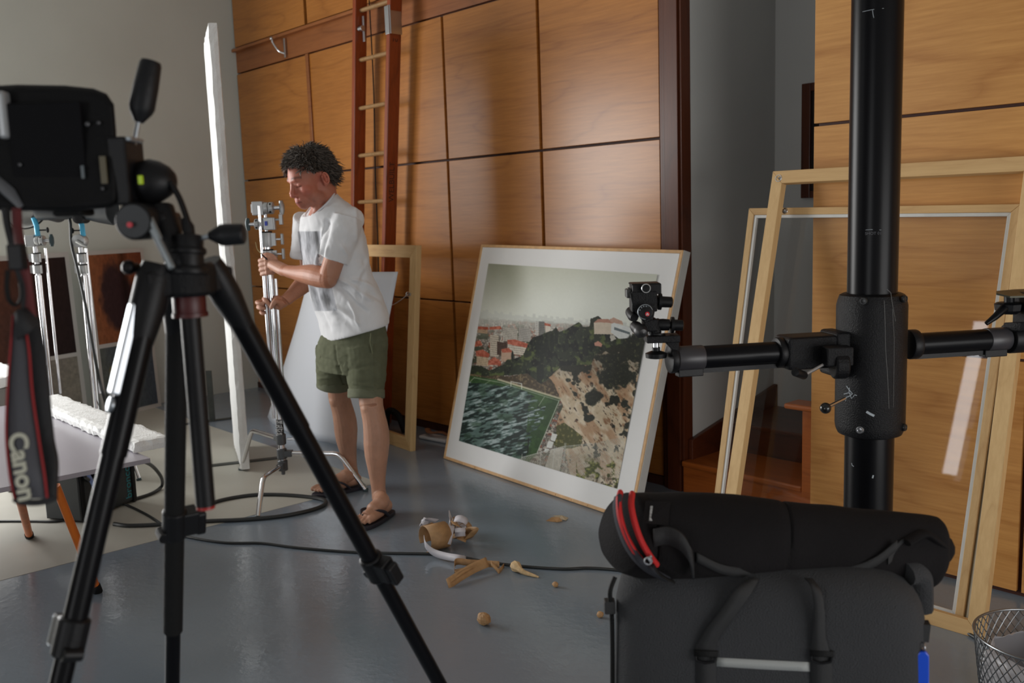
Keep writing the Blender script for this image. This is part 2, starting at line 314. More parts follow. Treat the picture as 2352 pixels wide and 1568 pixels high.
# stair in the recess
st=thing('staircase','dark timber stair with orange front step in the recess behind the wooden frames','staircase',(-2.4,3.9,0))
f=MB(); f.box((TRX,3.62,0),(-2.127,3.64,.135)); f.build('riser',STEPW,st,bevel=.002)
f=MB(); f.box((TRX,3.603,.135),(-2.127,3.95,.163)); f.build('tread',STEPW,st,bevel=.008,seg=3)
f=MB(); f.box((TRX,3.95,0),(-2.09,3.97,.29)); f.build('riser',DARKH,st); f=MB(); f.box((TRX,3.93,.29),(-2.09,4.42,.31)); f.build('tread',DARKH,st,bevel=.006)
f=MB(); f.box((-2.125,3.60,0),(-2.07,3.66,.51)); f.build('newel_post',STEPW,st,bevel=.003)
f=MB(); f.box((-2.20,3.57,.51),(-1.98,3.69,.535)); f.build('cap',STEPW,st,bevel=.01,seg=3)
f=MB(); f.quadslab([(-2.19,3.97,.16),(-2.10,3.70,.16),(-2.10,3.70,.36),(-2.35,4.42,.62)],(1,.3,0),.02); f.build('stringer',STEPW,st)
f=MB(); f.quadslab([(TRX+.002,3.66,0),(TRX+.002,4.42,0),(TRX+.002,4.42,.43),(TRX+.002,3.66,.262)],(1,0,0),.025); f.build('skirting',DARKH,st,bevel=.004)
# ---------------- coat hook on the rail ----------------
hp=pY(655,104,Yw-.0); hk=thing('coat_hook','small grey metal hook screwed to the brown rail near the white wall','hook',hp)
f=MB(); f.obox(hp+[0,-.006,-.02],(1,0,0),(0,1,0),(0,0,1),.009,.004,.07); f.build('back_plate',METAL,hk,bevel=.002)
f=MB(); f.tube(smoothpath([hp+[0,-.01,-.06],hp+[-.03,-.04,-.04],hp+[-.07,-.06,.02],hp+[-.075,-.065,.045]]),.007,8); f.ball(hp+[-.078,-.067,.055],.014); f.build('arm',METAL,hk,smooth=True)
# ---------------- ladder ----------------
tl,bl_=pY(825,0,3.42),np.array([-5.00,3.20,0.]); 
LT=np.array([-5.10,3.44,3.0]); LB=np.array([-5.10,3.16,0.])   # left rail axis (top, bottom)
def fitx(px,py,Y): return pY(px,py,Y)[0]
def rail_pts(pxtop,pxbot,ybot): pass
def railpt(z,xt,xb): t=z/3.0; return np.array([xb+(xt-xb)*t,3.16+.30*t,z])
xlt=fitx(826,60,3.54); xlb=fitx(822,440,3.54); zt,zb=pY(826,60,3.54)[2],pY(822,440,3.54)[2]
def lin(z): return xlb+(xlt-xlb)*(z-zb)/(zt-zb)
xrt=fitx(905,60,3.54); xrb=fitx(893,560,3.54); zt2,zb2=pY(905,60,3.54)[2],pY(893,560,3.54)[2]
def lin2(z): return xrb+(xrt-xrb)*(z-zb2)/(zt2-zb2)
def ly(z): return 3.54
la=thing('wooden_ladder','tall red-brown wooden ladder leaning on the panelled wall behind the man','ladder',((lin(0)+lin2(0))/2,ly(0),0))
def rail(fn,hw,hd,mat):
    f=MB(); a=np.array([fn(0),ly(0),0]); b=np.array([fn(3.4),ly(3.4),3.4]); t=nrm(b-a); y=nrm(np.cross(t,(1,0,0)))
    f.obox((a+b)/2,t,(1,0,0),y,np.linalg.norm(b-a)/2,hw,hd); o=f.build('rail',mat,la,bevel=.004); return o
rail(lin,.018,.045,LADW); rail(lin2,.018,.045,LADW)
zr0=pY(850,355,3.54)[2]; zsp=(pY(850,245,3.54)[2]-pY(850,463,3.54)[2])/2
print('rung spacing',zsp)
for zr in [zr0+zsp*i for i in range(-5,6) if zr0+zsp*i<3.4]:
    zz=zr
    f=MB(); a=np.array([lin(zz),ly(zz),zz]); b=np.array([lin2(zz),ly(zz),zz]); f.tube([a,b],.017,10,fy=.8); f.build('rung',RUNGW,la,smooth=True)
# fly section behind and its ironwork
zh=pY(912,40,3.5)[2]
f=MB(); x=lin2(zh)
f.obox((x+.022,ly(zh)-.01,zh),(1,0,0),(0,1,0),(0,0,1),.003,.05,.085); f.obox((x+.0,ly(zh)-.048,zh),(1,0,0),(0,1,0),(0,0,1),.03,.003,.085); f.build('guide_bracket',METAL,la,bevel=.003)
z2=pY(848,60,3.52)[2]; f=MB(); f.obox((lin(z2)+.05,ly(z2)-.0,z2),(1,0,0),(0,1,0),(0,0,1),.01,.006,.08); f.cyl((lin(z2)+.03,ly(z2)-.02,z2),(lin(z2)+.07,ly(z2)-.02,z2),.018); f.build('rung_lock',METAL,la,bevel=.002)
f=MB(); f.tube(smoothpath([pY(848,0,3.56),pY(858,200,3.57),pY(862,400,3.575),pY(868,560,3.58),pY(872,800,3.58)]),.0045,6); f.build('rope',BLACKR,la,smooth=True)
zt_=pY(897,418,3.54)[2]; INK=M('stencil_ink',(.03,.01,.005),.7)
f_=np.array([lin2(zt_)+.0182,ly(zt_),zt_]); text('lettering',"WELBUILT",f_,nrm((lin2(zt_+.1)-lin2(zt_-.1),0,.2)),(0,-1,0),.055,INK,la)
zt_=pY(903,86,3.49)[2]; text('lettering',"10'",np.array([lin2(zt_)+.0182,ly(zt_),zt_]),(0,1,0),(0,0,1),.045,INK,la)
# ---------------- leaning picture frames ----------------
def bilerp(c,u,v): a,b,cc,d=c; return a*(1-u)*(1-v)+b*u*(1-v)+cc*u*v+d*(1-u)*v
def frame_rails(root,c,wd,t,mats,name='rail',miter=True,bev=.002):
    # c: BL BR TR TL of the front face; wd rail width; t thickness backwards
    c=[np.array(p,float) for p in c]; n=nrm(np.cross(c[1]-c[0],c[3]-c[0])); n=n if n[1]>0 else -n
    W=np.linalg.norm(c[1]-c[0]); Hh=np.linalg.norm(c[3]-c[0]); a,b=wd/W,wd/Hh
    inn=[bilerp(c,a,b),bilerp(c,1-a,b),bilerp(c,1-a,1-b),bilerp(c,a,1-b)]
    for i in range(4):
        j=(i+1)%4; f=MB(); f.quadslab([c[i],c[j],inn[j],inn[i]],n,t)
        f.build(name,mats[i%2],root,bevel=bev)
    return n,inn
# big mounted photograph
cP=[np.array([-4.24,3.242,0.004]),np.array([-2.681,3.106,0.004]),np.array([-2.651,3.447,1.212]),np.array([-4.21,3.583,1.212])]
cP[2]=pY(1569,574,3.452); cP[3]=pY(1105,561,3.583); cP[1]=fl(1449,1198,.003); cP[0]=fl(1018,1052,.003)
ph=thing('framed_photograph','large landscape photograph with white border in a shallow wooden box, leaning on the panelled wall','framed photograph',(cP[0]+cP[1])/2)
nP=nrm(np.cross(cP[1]-cP[0],cP[3]-cP[0])); nP=nP if nP[1]>0 else -nP
WHITEPAINT=M('white_painted_edge',(.62,.62,.60),.5,noise=.04)
EDGEW=M('pale_wood_edge',srgb(214,170,118),.5,noise=.12,nscale=30)
def inset(c,l,r,b,t,off=0.): 
    W=np.linalg.norm(c[1]-c[0]); Hh=np.linalg.norm(c[3]-c[0]); o=-nP*off
    return [bilerp(c,l/W,b/Hh)+o,bilerp(c,1-r/W,b/Hh)+o,bilerp(c,1-r/W,1-t/Hh)+o,bilerp(c,l/W,1-t/Hh)+o]
WHITEBD=M('white_photo_border',(.84,.84,.83),.45,noise=.01,nscale=8)
frame_rails(ph,cP,.016,.045,[EDGEW,EDGEW],name='box_edge')
f=MB(); f.quadslab([p+nP*.001 for p in (cP[1]+(cP[0]-cP[1])*.001,cP[1]+(cP[0]-cP[1])*0-.0*nP,cP[2],cP[2]+(cP[3]-cP[2])*.001)],nP,.05)
SD=nrm(cP[1]-cP[0]); f=MB(); f.quadslab([cP[1]+nP*.004,cP[2]+nP*.004,cP[2]+nP*.048,cP[1]+nP*.048],SD,.003); f.build('side_panel',WHITEPAINT,ph)
f=MB(); f.quadslab(inset(cP,.014,.02,.016,.012,-.004),nP,.02); f.build('mount_board',WHITEBD,ph)
# torn paper slivers left on the bottom rail
for u,wd in ((.05,.03),(.11,.05),(.2,.02),(.56,.03),(.64,.05),(.72,.04),(.8,.03),(.9,.04)):
    a=bilerp(cP,u,.006)-nP*.0015; f=MB(); f.obox(a,SD,nrm(cP[3]-cP[0]),nP,wd/2,.004,.001); f.build('torn_tape',EDGEW,ph)
# the printed image: a coloured grid surface
qc=[(1054,1012),(1417,1122),(1510,630),(1122,605)]
def onplane(x,y,off=0.):
    v=ray(x,y); p0=cP[0]-nP*off; return CAMP+v*(np.dot(p0-CAMP,nP)/np.dot(v,nP))
pc=[onplane(x,y,-.0025) for x,y in qc]
def vnoise(x,y,seed,fx,fy,oct=4,ridge=False):
    r=np.random.default_rng(seed); tot=np.zeros_like(x); amp=1.; s=0
    for o in range(oct):
        G=r.random((64,64)); X=x*fx*2**o; Y=y*fy*2**o; xi=np.floor(X).astype(int); yi=np.floor(Y).astype(int); fx_=X-xi; fy_=Y-yi
        fx_=fx_*fx_*(3-2*fx_); fy_=fy_*fy_*(3-2*fy_)
        g=lambda i,j:G[(yi+j)%64,(xi+i)%64]
        v=(g(0,0)*(1-fx_)+g(1,0)*fx_)*(1-fy_)+(g(0,1)*(1-fx_)+g(1,1)*fx_)*fy_
        if ridge: v=1-abs(2*v-1)
        tot+=amp*v; s+=amp; amp*=.5
    return tot/s
def lin_(c): c=np.clip(np.array(c,float)/255,0,1); return np.where(c<=.04045,c/12.92,((c+.055)/1.055)**2.4)
def inpoly(x,y,P):
    r=np.zeros(x.shape,bool); n=len(P)
    for i in range(n):
        x1,y1=P[i]; x2,y2=P[(i+1)%n]
        if y1==y2: continue
        c=((y1>y)!=(y2>y))&(x<(x2-x1)*(y-y1)/(y2-y1)+x1); r^=c
    return r
def paint_scene(u,v):   # the hazy city, the flooded pitch, the cliff; colours are the print's own
    # homography-free: positions inside the print measured on its own grid
    a=np.stack([u,v],-1); tl,tr,br,bl=[np.array(q,float) for q in ((52,25),(683,65),(532,868),(-59,687))]
    Pm=(pc[3]*((1-u)*(1-v))[...,None]+pc[2]*(u*(1-v))[...,None]+pc[1]*(u*v)[...,None]+pc[0]*((1-u)*v)[...,None])
    q=pr(Pm); x=(q[...,0]-1090)*1.629; y=(q[...,1]-590)*1.629
    S=lambda a,b,t: np.clip((t-a)/(b-a),0,1)**2*(3-2*np.clip((t-a)/(b-a),0,1))
    mix=lambda A,B,t: A+(np.array(B,float)-A)*t[...,None]
    N=lambda sd,f1,f2,o=4,rg=False: vnoise((x+200)/100,(y+200)/100,sd,f1,f2,o,rg)
    nf=N(2,14,14,3); nm=N(3,5,5,4); nl=N(4,1.3,1.3,3); px_=x+14*(N(5,3,3,4)-.5); py_=y+14*(N(6,3,3,4)-.5)
    C=np.zeros(u.shape+(3,)); C[:]=(232,236,226)
    C=mix(C,(196,198,180),S(200,0,y)*.8); C=mix(C,(132,134,112),S(120,20,abs(x-95-.05*y))*S(260,40,y)*.75); C=mix(C,(190,190,176),S(0,110,y)*S(240,40,x)*.4)
    # haze layers and a faint skyline
    k=np.floor((x+300)/11); r=np.random.default_rng(3).random(200)[k.astype(int)%200]; hz=188+.09*x+18*r
    C=mix(C,(192,195,190),S(0,5,y-hz)*.45); k=np.floor((x+300)/23); r=np.random.default_rng(8).random(200)[k.astype(int)%200]; hz=215+.07*x+16*r; C=mix(C,(178,180,172),S(0,4,y-hz)*.4)
    def blocks(sd,kx,ky):
        r=np.random.default_rng(sd); i=np.floor((x+300)/kx+.35*np.floor((y+.2*x)/ky)).astype(int)%97; j=np.floor((y-.28*x+400)/ky).astype(int)%97; return r.random((97,97,2))[i,j]
    B=blocks(11,15,11); B2=blocks(12,4.5,5.5); B3=blocks(13,9,7)
    ct=np.zeros_like(C); ct[:]=(158,150,138); ct=mix(ct,(196,188,174),(B[...,0]<.34)*1.); ct=mix(ct,(150,88,66),((B[...,0]>.74)*1.)); ct=mix(ct,(74,66,60),((B2[...,0]>.62)*.75)); ct=mix(ct,(120,112,104),((B3[...,0]>.7)*.8)); ct=mix(ct,(64,70,54),S(.56,.66,nm)*.9)
    ct=mix(ct,(206,206,198),S(330,225,y)*.80)
    C=mix(C,ct,S(0,8,y-(226+.06*x+10*(nm-.5))))
    for (x0,y0,x1,y1,col,win) in ((228,242,240,292,(206,204,196),1),(241,240,262,296,(122,122,118),1),(266,254,284,292,(214,206,192),0),(58,290,90,372,(196,184,166),2),(84,316,122,366,(82,62,52),1),(124,322,206,360,(206,198,182),2),(0,262,48,282,(190,160,130),1),(8,362,52,404,(198,176,146),1),(105,262,160,312,(190,184,172),1),(165,262,210,312,(176,172,164),1),(100,350,140,390,(184,156,134),0)):
        yy=y-.12*(x-x0); m=(x>x0)&(x<x1)&(yy>y0)&(yy<y1); C=np.where(m[...,None],np.array(col,float),C)
        if win: w=m&(np.mod(x,5.5)<2.6)&(np.mod(yy,6.5 if win==1 else 8)<3.4); C=np.where(w[...,None],C*.45,C)
    for P in ([(122,310),(150,308),(210,328),(206,342),(124,326)],[(0,258),(50,262),(54,272),(0,270)],[(4,352),(30,346),(56,362),(52,376),(6,370)],[(52,388),(75,374),(100,392),(96,404),(50,404)],[(0,318),(22,312),(30,330),(0,336)],[(55,262),(96,258),(104,270),(56,272)],[(100,345),(128,340),(144,356),(104,358)],[(262,246),(286,252),(284,260),(262,256)]):
        C=np.where(inpoly(x,y,P)[...,None],np.array((176,96,74.))+(nf[...,None]-.5)*60,C)
    # trees
    T=[(-60,405),(20,408),(60,425),(105,400),(120,385),(180,372),(196,338),(214,298),(245,292),(290,276),(306,262),(318,278),(345,268),(368,250),(388,244),(404,262),(430,262),(436,232),(462,222),(486,236),(500,246),(505,300),(560,300),(600,288),(660,290),(660,420),(560,340),(470,356),(430,404),(330,408),(290,446),(250,476),(200,440),(120,440),(60,450),(-60,440)]
    tm=inpoly(px_,py_,T); tr_=np.zeros_like(C); tr_[:]=(42,50,36); tr_=mix(tr_,(84,96,52),S(.54,.70,nm)); tr_=mix(tr_,(16,20,18),S(.5,.34,N(23,4,3,4))); tr_=mix(tr_,(118,120,80),S(.66,.8,nf)*.5)
    C=np.where(tm[...,None],tr_,C)
    for cx,y0,y1,w_ in ((142,345,400,5),(238,295,380,9),(252,300,400,9),(268,290,380,8),(290,285,360,8),(306,262,330,8),(480,235,292,9),(497,248,312,12),(415,300,380,12),(345,300,350,8),(246,390,480,14),(322,470,486,3)):
        m=np.hypot((x-cx)/w_,(y-(y0+y1)/2)/((y1-y0)/2))+.5*(nf-.5); C=mix(C,(26,32,26),S(1.05,.85,m)*.95)
    # houses on the ridge
    for P,col in (([(446,246),(470,240),(530,250),(556,252),(556,290),(448,288)],(214,200,180)),([(446,246),(462,232),(500,232),(516,240),(520,248),(470,244)],(186,136,116)),([(500,236),(520,226),(552,240),(556,252),(520,248)],(196,160,140)),([(512,250),(522,246),(592,268),(588,302),(540,306),(510,282)],(222,226,224)),([(524,262),(582,282),(580,290),(522,272)],(104,116,120)),([(448,322),(462,314),(478,326),(474,336),(450,332)],(206,150,130)),([(508,296),(520,292),(530,306),(510,316)],(200,196,184))):
        C=np.where(inpoly(x,y,P)[...,None],np.array(col,float),C)
    # bank
    C=np.where(inpoly(px_,py_,[(-60,430),(60,446),(200,440),(250,476),(330,430),(350,540),(322,532),(90,458),(-60,440)])[...,None],mix(mix(C*0,(74,62,46),np.ones_like(u)),(120,104,76),S(.5,.75,nf)),C)
    # cliff
    K=[(280,450),(330,408),(430,402),(452,372),(476,350),(520,330),(560,332),(600,350),(660,300),(700,900),(380,900),(330,700),(300,640),(330,560),(322,528),(300,480)]
    km=inpoly(px_,py_,K); a_=x*.55+y*.83; b_=-x*.83+y*.55; rk=vnoise((a_+900)/100,(b_+900)/100,32,2.2,6,5,True); rk2=vnoise((a_+900)/100,(b_+900)/100,33,6,13,4); rk3=vnoise((a_+900)/100,(b_+900)/100,36,1.2,3.2,3)
    rock=np.zeros_like(C); rock[:]=(212,194,164); rock=mix(rock,(226,212,188),S(.60,.88,rk)); rock=mix(rock,(146,106,74),S(.50,.26,rk)); rock=mix(rock,(70,52,38),S(.36,.20,rk2)); rock=mix(rock,(172,128,92),S(.52,.70,rk3)*.65); rock=rock*(1-.25*S(470,400,y)[...,None])
    dk=S(.66,.72,N(35,2.6,2.6,4)+.10*(nf-.5)+.10*S(560,380,y)-.08*S(600,760,y)); rock=mix(rock,(38,40,28),dk)
    C=np.where(km[...,None],rock,C)
    for (cx,cy,rx,ry) in ((540,440,62,58),(490,455,32,38),(446,520,30,34),(612,340,58,46),(560,548,14,18),(428,602,20,14),(520,380,60,20),(600,508,10,14),(430,448,10,6),(350,460,12,8),(520,634,8,8),(640,420,40,30)):
        t=S(1.1,.8,np.hypot((x-cx)/rx,(y-cy)/ry)+1.1*(nm-.5)); C=mix(C,(34,38,28),t*.96); C=mix(C,(92,92,58),t*S(.66,.8,nf)*.7)
    C=np.where(inpoly(px_,py_,[(306,630),(340,624),(400,668),(398,706),(330,720),(298,700)])[...,None],mix(mix(C*0,(82,84,44),np.ones_like(u)),(140,132,80),S(.55,.8,nf)),C)
    # pitch
    P=[(-80,436),(0,446),(90,460),(322,532),(300,590),(262,664),(232,738),(200,770),(-80,760)]
    pm=inpoly(x,y,P); g=np.zeros_like(C); g[:]=(48,78,40); g=mix(g,(66,100,52),S(.42,.62,nm)*.7)
    W=[(-80,468),(40,474),(130,484),(205,506),(268,560),(262,620),(218,680),(190,760),(-80,760)]
    wx,wy=x+34*(N(43,2,2,3)-.5),y+26*(N(44,2,3,3)-.5); wm=inpoly(wx,wy,W)
    st=vnoise((x+.15*y+900)/100,(y+.22*x+900)/100,41,4.5,17,4); st2=N(42,1.4,1.4,3); wa=np.zeros_like(C); wa[:]=(88,112,106); wa=mix(wa,(28,44,40),S(.52,.44,st)); wa=mix(wa,(168,184,184),S(.56,.66,st)*S(.40,.62,st2+.1*S(640,520,y))); wa=mix(wa,(70,96,76),S(.6,.75,N(45,3,4,3))*.6)
    e_=vnoise((x+.15*y+900)/100,(y+.22*x+900)/100,46,4,16,3); wm2=wm&~((e_<.46)&inpoly(x,y,[(200,490),(330,530),(300,640),(230,740),(180,760),(200,600)]))
    g=np.where(wm2[...,None],wa,g); C=np.where(pm[...,None],g,C)
    def seg(C,x0,y0,x1,y1,w_,col,k=1.):
        L_=math.hypot(x1-x0,y1-y0); t=np.clip(((x-x0)*(x1-x0)+(y-y0)*(y1-y0))/L_**2,0,1); d=np.hypot(x-x0-t*(x1-x0),y-y0-t*(y1-y0)); return mix(C,col,np.clip(1.3-d/w_,0,1)*k)
    C=seg(C,88,458,322,530,4.2,(196,190,162)); C=seg(C,0,452,100,470,1.2,(190,200,176),.8); C=seg(C,100,470,314,537,1.2,(190,200,180),.8); C=seg(C,317,536,234,732,1.6,(200,206,190)); C=seg(C,262,522,240,556,1.2,(190,200,180),.8); C=seg(C,0,450,-20,470,1.2,(190,200,176),.8); C=seg(C,40,474,60,462,1.,(180,190,170),.7)
    for sgm in ((136,468,136,484),(176,474,176,494),(136,466,177,474)): C=seg(C,*sgm,1.3,(230,234,226))
    C=seg(C,202,685,198,735,2.2,(24,28,26)); C=seg(C,202,690,202,680,3.,(24,28,26))
    for Pq in ([(290,658),(310,664),(300,690),(284,684)],[(276,688),(296,692),(288,716),(268,712)],[(264,716),(280,718),(272,732),(258,730)]): C=np.where(inpoly(x,y,Pq)[...,None],np.array((228,230,224.)),C)
    # fence
    fy=np.interp(x,[160,175,250,300,335,440,700],[760,750,728,716,708,698,640]); fm=(y>fy)&(x>160)
    C=np.where((fm&inpoly(x,y,[(286,718),(334,712),(318,800),(262,790)]))[...,None],np.array((212,206,194.))+(nf[...,None]-.5)*50,C)
    C=mix(C,(112,104,84),(fm&(x<470))*.35*S(700,760,y)); d1=np.minimum(np.mod((x+.8*y)/7.5,1),np.mod((x-.8*y+900)/7.5,1)); C=mix(C,(188,188,178),(fm&(d1<.24)&(x<560))*.75)
    C=seg(C,175,750,335,708,1.3,(210,212,204)); C=seg(C,335,708,440,698,1.2,(200,202,194),.8)
    for xx in (178,250,300,338,342): yv=float(np.interp(xx,[175,335],[750,708])); C=seg(C,xx,yv-12,xx-8,yv+70,1.2,(206,208,200),.8)
    t=S(.40,.52,nm+.25*S(50,0,np.hypot((x-430)/1.1,y-800))-.12)*S(745,790,y+40*(nm-.5))*(x>380)*(x<640); C=mix(C,mix(mix(C*0,(70,76,34),np.ones_like(u)),(136,140,66),S(.5,.75,nf)),t*.95); C=mix(C,(44,38,26),S(.5,.36,nf)*S(800,850,y)*(x>420)*.7)
    return C+(nf[...,None]-.5)*(4+12*(y>230))[...,None]
def image_mesh(name,c,fn,nu,nv,mat,parent):
    us=np.linspace(0,1,nu); vs=np.linspace(0,1,nv); U,V=np.meshgrid(us,vs)
    c=[np.array(p) for p in c]; P=c[3]*((1-U)*(1-V))[...,None]+c[2]*(U*(1-V))[...,None]+c[1]*(U*V)[...,None]+c[0]*((1-U)*V)[...,None]
    col=lin_(fn(U,V)); P=P-np.array(parent['_o'])
    idx=np.arange(nu*nv).reshape(nv,nu); F=np.stack([idx[:-1,:-1],idx[1:,:-1],idx[1:,1:],idx[:-1,1:]],-1).reshape(-1,4)
    me=bpy.data.meshes.new(name); me.from_pydata(P.reshape(-1,3).tolist(),[],F.tolist())
    at=me.color_attributes.new('col','FLOAT_COLOR','POINT'); at.data.foreach_set('color',np.concatenate([col.reshape(-1,3),np.ones((nu*nv,1))],1).ravel().astype(np.float32))
    me.materials.append(mat); o=bpy.data.objects.new(name,me); COL.objects.link(o); o.parent=parent; o['_o']=parent['_o']; return o
PRINT=attr_mat('photo_print',.4,spec=.15)
image_mesh('photo_print',pc,paint_scene,440,560,PRINT,ph)
# back frame (raw stretcher) seen from behind, beside the ladder
cb=[np.array([-5.30,3.281,.0]),fl(943,1037),pY(957,563,3.31),np.array([-5.29,3.395,1.228])]
bf=thing('empty_wooden_frame','bare pale wooden frame with hanging wire, standing behind the man','frame',(cb[0]+cb[1])/2)
nb,inn=frame_rails(bf,cb,.075,.035,[PINEH,PINE])
f=MB(); c0=inn[1]+(inn[2]-inn[1])*.80-nb*.006; f.ring(c0,SD,.012,.003,20,6); f.obox(c0+nb*.003+SD*.015,SD,(0,0,1),nb,.012,.008,.002); f.build('hanging_ring',METAL,bf,smooth=True)
f=MB(); f.tube(smoothpath([c0,c0-SD*.10+[0,0,-.045],c0-SD*.22+[0,0,-.08],c0-SD*.42+[0,0,-.08],c0-SD*.64+[0,0,0]]),.0022,6); f.build('hanging_wire',M('pale_wire',(.7,.7,.68),.4),bf,smooth=True)
# curved white sheet leaning behind the man
sh=[]; nu,nv=30,20
A0,B0=fl(615,957),fl(836,1034); T1=pY(914,624,3.22); T0=pY(722,617,3.36)
f=MB(); P=[]
ns=nrm(np.cross(B0-A0,(0,0,1))); ns=ns if ns[1]>0 else -ns
for i in range(nu+1):
    u=i/nu
    for j in range(nv+1):
        v=j/nv; p=(A0*(1-u)+B0*u)*(1-v)+(T0*(1-u)+T1*u)*v; P.append(p-ns*.30*math.sin(math.pi*u)**1.2*(1-.55*v)*(1-.0*u)*-1*.0 - ns*(.20*math.exp(-((u-.22)/.16)**2))*(.5+.5*v)*0)
# bend: left third faces the window, the rest turns away
P=[]
for i in range(nu+1):
    u=i/nu; bulge=-.26*(math.sin(math.pi*min(1,u/1.0))**1.0)*(1-.5*u)
    for j in range(nv+1):
        v=j/nv; p=(A0*(1-u)+B0*u)*(1-v)+(T0*(1-u)+T1*u)*v; P.append(p+ns*bulge*(.55+.45*v)*np.array([1,1,0]))
f.add(P,[(i*(nv+1)+j,(i+1)*(nv+1)+j,(i+1)*(nv+1)+j+1,i*(nv+1)+j+1) for i in range(nu) for j in range(nv)])
so=f.build('paper_backdrop',M('satin_white_sheet',(.66,.69,.74),.38),None,smooth='all',solid=.004); tag(so,'large curved white sheet leaning upright behind the man and the chrome stand','backdrop')
# ---------------- right-hand frames ----------------
cB=[np.array([-2.25,3.085,0.]),np.array([-1.20,3.035,0.]),pY(2345,468,3.362),pY(1720,478,3.366)]
fb=thing('glazed_wooden_frame','shorter wooden frame with clear glazing and thin white inner lip, behind the taller frame','frame',(cB[0]+cB[1])/2)
nB,inB=frame_rails(fb,cB,.028,.034,[PINEH,PINE])
WB=np.linalg.norm(cB[1]-cB[0]);HB=np.linalg.norm(cB[3]-cB[0])
lip=[bilerp(cB,.028/WB,.028/HB)+nB*.004,bilerp(cB,1-.028/WB,.028/HB)+nB*.004,bilerp(cB,1-.028/WB,1-.028/HB)+nB*.004,bilerp(cB,.028/WB,1-.028/HB)+nB*.004]
frame_rails(fb,lip,.012,.012,[WHITEPAINT,WHITEPAINT],name='white_lip',bev=.001)
f=MB(); f.tube([cB[1]+nB*.02+SD*.012,cB[2]+nB*.02+SD*.012],.016,8); f.build('edge_moulding',PINED,fb,smooth=True)
def glass():
    m=bpy.data.materials.new('clear_glazing'); m.use_nodes=True; nt=m.node_tree; nt.nodes.clear(); N=nt.nodes.new
    o=N('ShaderNodeOutputMaterial'); t=N('ShaderNodeBsdfTransparent'); t.inputs[0].default_value=(.985,.985,.98,1); g=N('ShaderNodeBsdfGlossy'); g.inputs['Roughness'].default_value=.02
    fr=N('ShaderNodeFresnel'); fr.inputs[0].default_value=1.5; mx=N('ShaderNodeMixShader'); ge=N('ShaderNodeNewGeometry'); sb=N('ShaderNodeMath'); sb.operation='SUBTRACT'; sb.inputs[0].default_value=1.; nt.links.new(ge.outputs['Backfacing'],sb.inputs[1]); mu=N('ShaderNodeMath'); mu.operation='MULTIPLY'; nt.links.new(fr.outputs[0],mu.inputs[0]); nt.links.new(sb.outputs[0],mu.inputs[1]); nt.links.new(mu.outputs[0],mx.inputs[0]); nt.links.new(t.outputs[0],mx.inputs[1]); nt.links.new(g.outputs[0],mx.inputs[2]); nt.links.new(mx.outputs[0],o.inputs[0]); return m
GL=[p+nB*.006 for p in lip]; ng=nrm(np.cross(GL[1]-GL[0],(GL[2]+GL[3])/2-(GL[0]+GL[1])/2)); ng=ng if ng[1]>0 else -ng; GL=[p-ng*np.dot(p-GL[0],ng) for p in GL]; f=MB(); f.quadslab(GL,ng,.003); f.build('glazing',glass(),fb)
cA=[np.array([-2.137,2.98,0.]),fl(2255,1470),np.array([-1.115,3.318,1.528]),pY(1775,393,3.318)]
fa=thing('tall_wooden_frame','tallest bare pale wooden frame leaning on the right wood panels, over the glazed one','frame',(cA[0]+cA[1])/2)
nA,inA=frame_rails(fa,cA,.050,.035,[PINEH,PINE])
for c0 in (cA[3]+SD*.03-np.array([0,0,.03])-nA*.004,):
    f=MB(); f.ring(c0,nA,.013,.002,20,6); f.ball(c0+SD*.006,.006,8); f.build('corner_fastener',METAL,fa,smooth=True)
c0=pY(1803,484,3.33); f=MB(); f.ring(c0,nA,.010,.0025,20,6); f.ball(c0,.008,8); f.build('corner_fastener',METAL,fb,smooth=True)
# ---------------- polystyrene boards and their iron feet ----------------
def rough_slab(name,c,ex,ey,ez,hx,hy,hz,res,amp,label,cat,group=None,mat=FOAM,edge_only=True,round_=.012):
    # box lattice with crumbly edges
    ex,ey,ez=nrm(ex),nrm(ey),nrm(ez); bm=bmesh.new(); bmesh.ops.create_cube(bm,size=2)
    for v in bm.verts: v.co=Vector((v.co.x*hx,v.co.y*hy,v.co.z*hz))
    c=np.array(c,float)
    for ax,h in ((0,hx),(1,hy),(2,hz)):
        n=max(1,int(2*h/res)); n=min(n,60)
        for k in range(1,n):
            co=[0,0,0]; co[ax]=-h+2*h*k/n; no=[0,0,0]; no[ax]=1; bmesh.ops.bisect_plane(bm,geom=bm.verts[:]+bm.edges[:]+bm.faces[:],plane_co=co,plane_no=no)
    for v in bm.verts:
        p=np.array(v.co); 
        d=RNG.normal(0,amp,3)
        # ragged only where two faces meet or on short sides
        on=[abs(abs(p[0])-hx)<1e-4,abs(abs(p[1])-hy)<1e-4,abs(abs(p[2])-hz)<1e-4]
        k=1. if sum(on)>=2 else .35
        q=p+d*k*np.array([1,1,1]); 
        if sum(on)>=2: q-=np.sign(p)*round_*.35*np.array(on)
        w=c+ex*q[0]+ey*q[1]+ez*q[2]; v.co=Vector(w)
    me=bpy.data.meshes.new(name); bm.normal_update(); bm.to_mesh(me); bm.free()
    co=np.array([v.co for v in me.vertices]); org=np.array([co[:,0].mean(),co[:,1].mean(),co[:,2].min()]); me.vertices.foreach_set('co',(co-org).ravel())
    me.materials.append(mat); o=bpy.data.objects.new(name,me); COL.objects.link(o); o.location=org; tag(o,label,cat,group); return o
pn=fl(567,1085); ptop=2.44
# near edge faces the camera; the board runs back along -X/+Y
nearxy=fl(566,1083)[:2]; dirb=nrm(np.array([-.86,.16,0.])) 
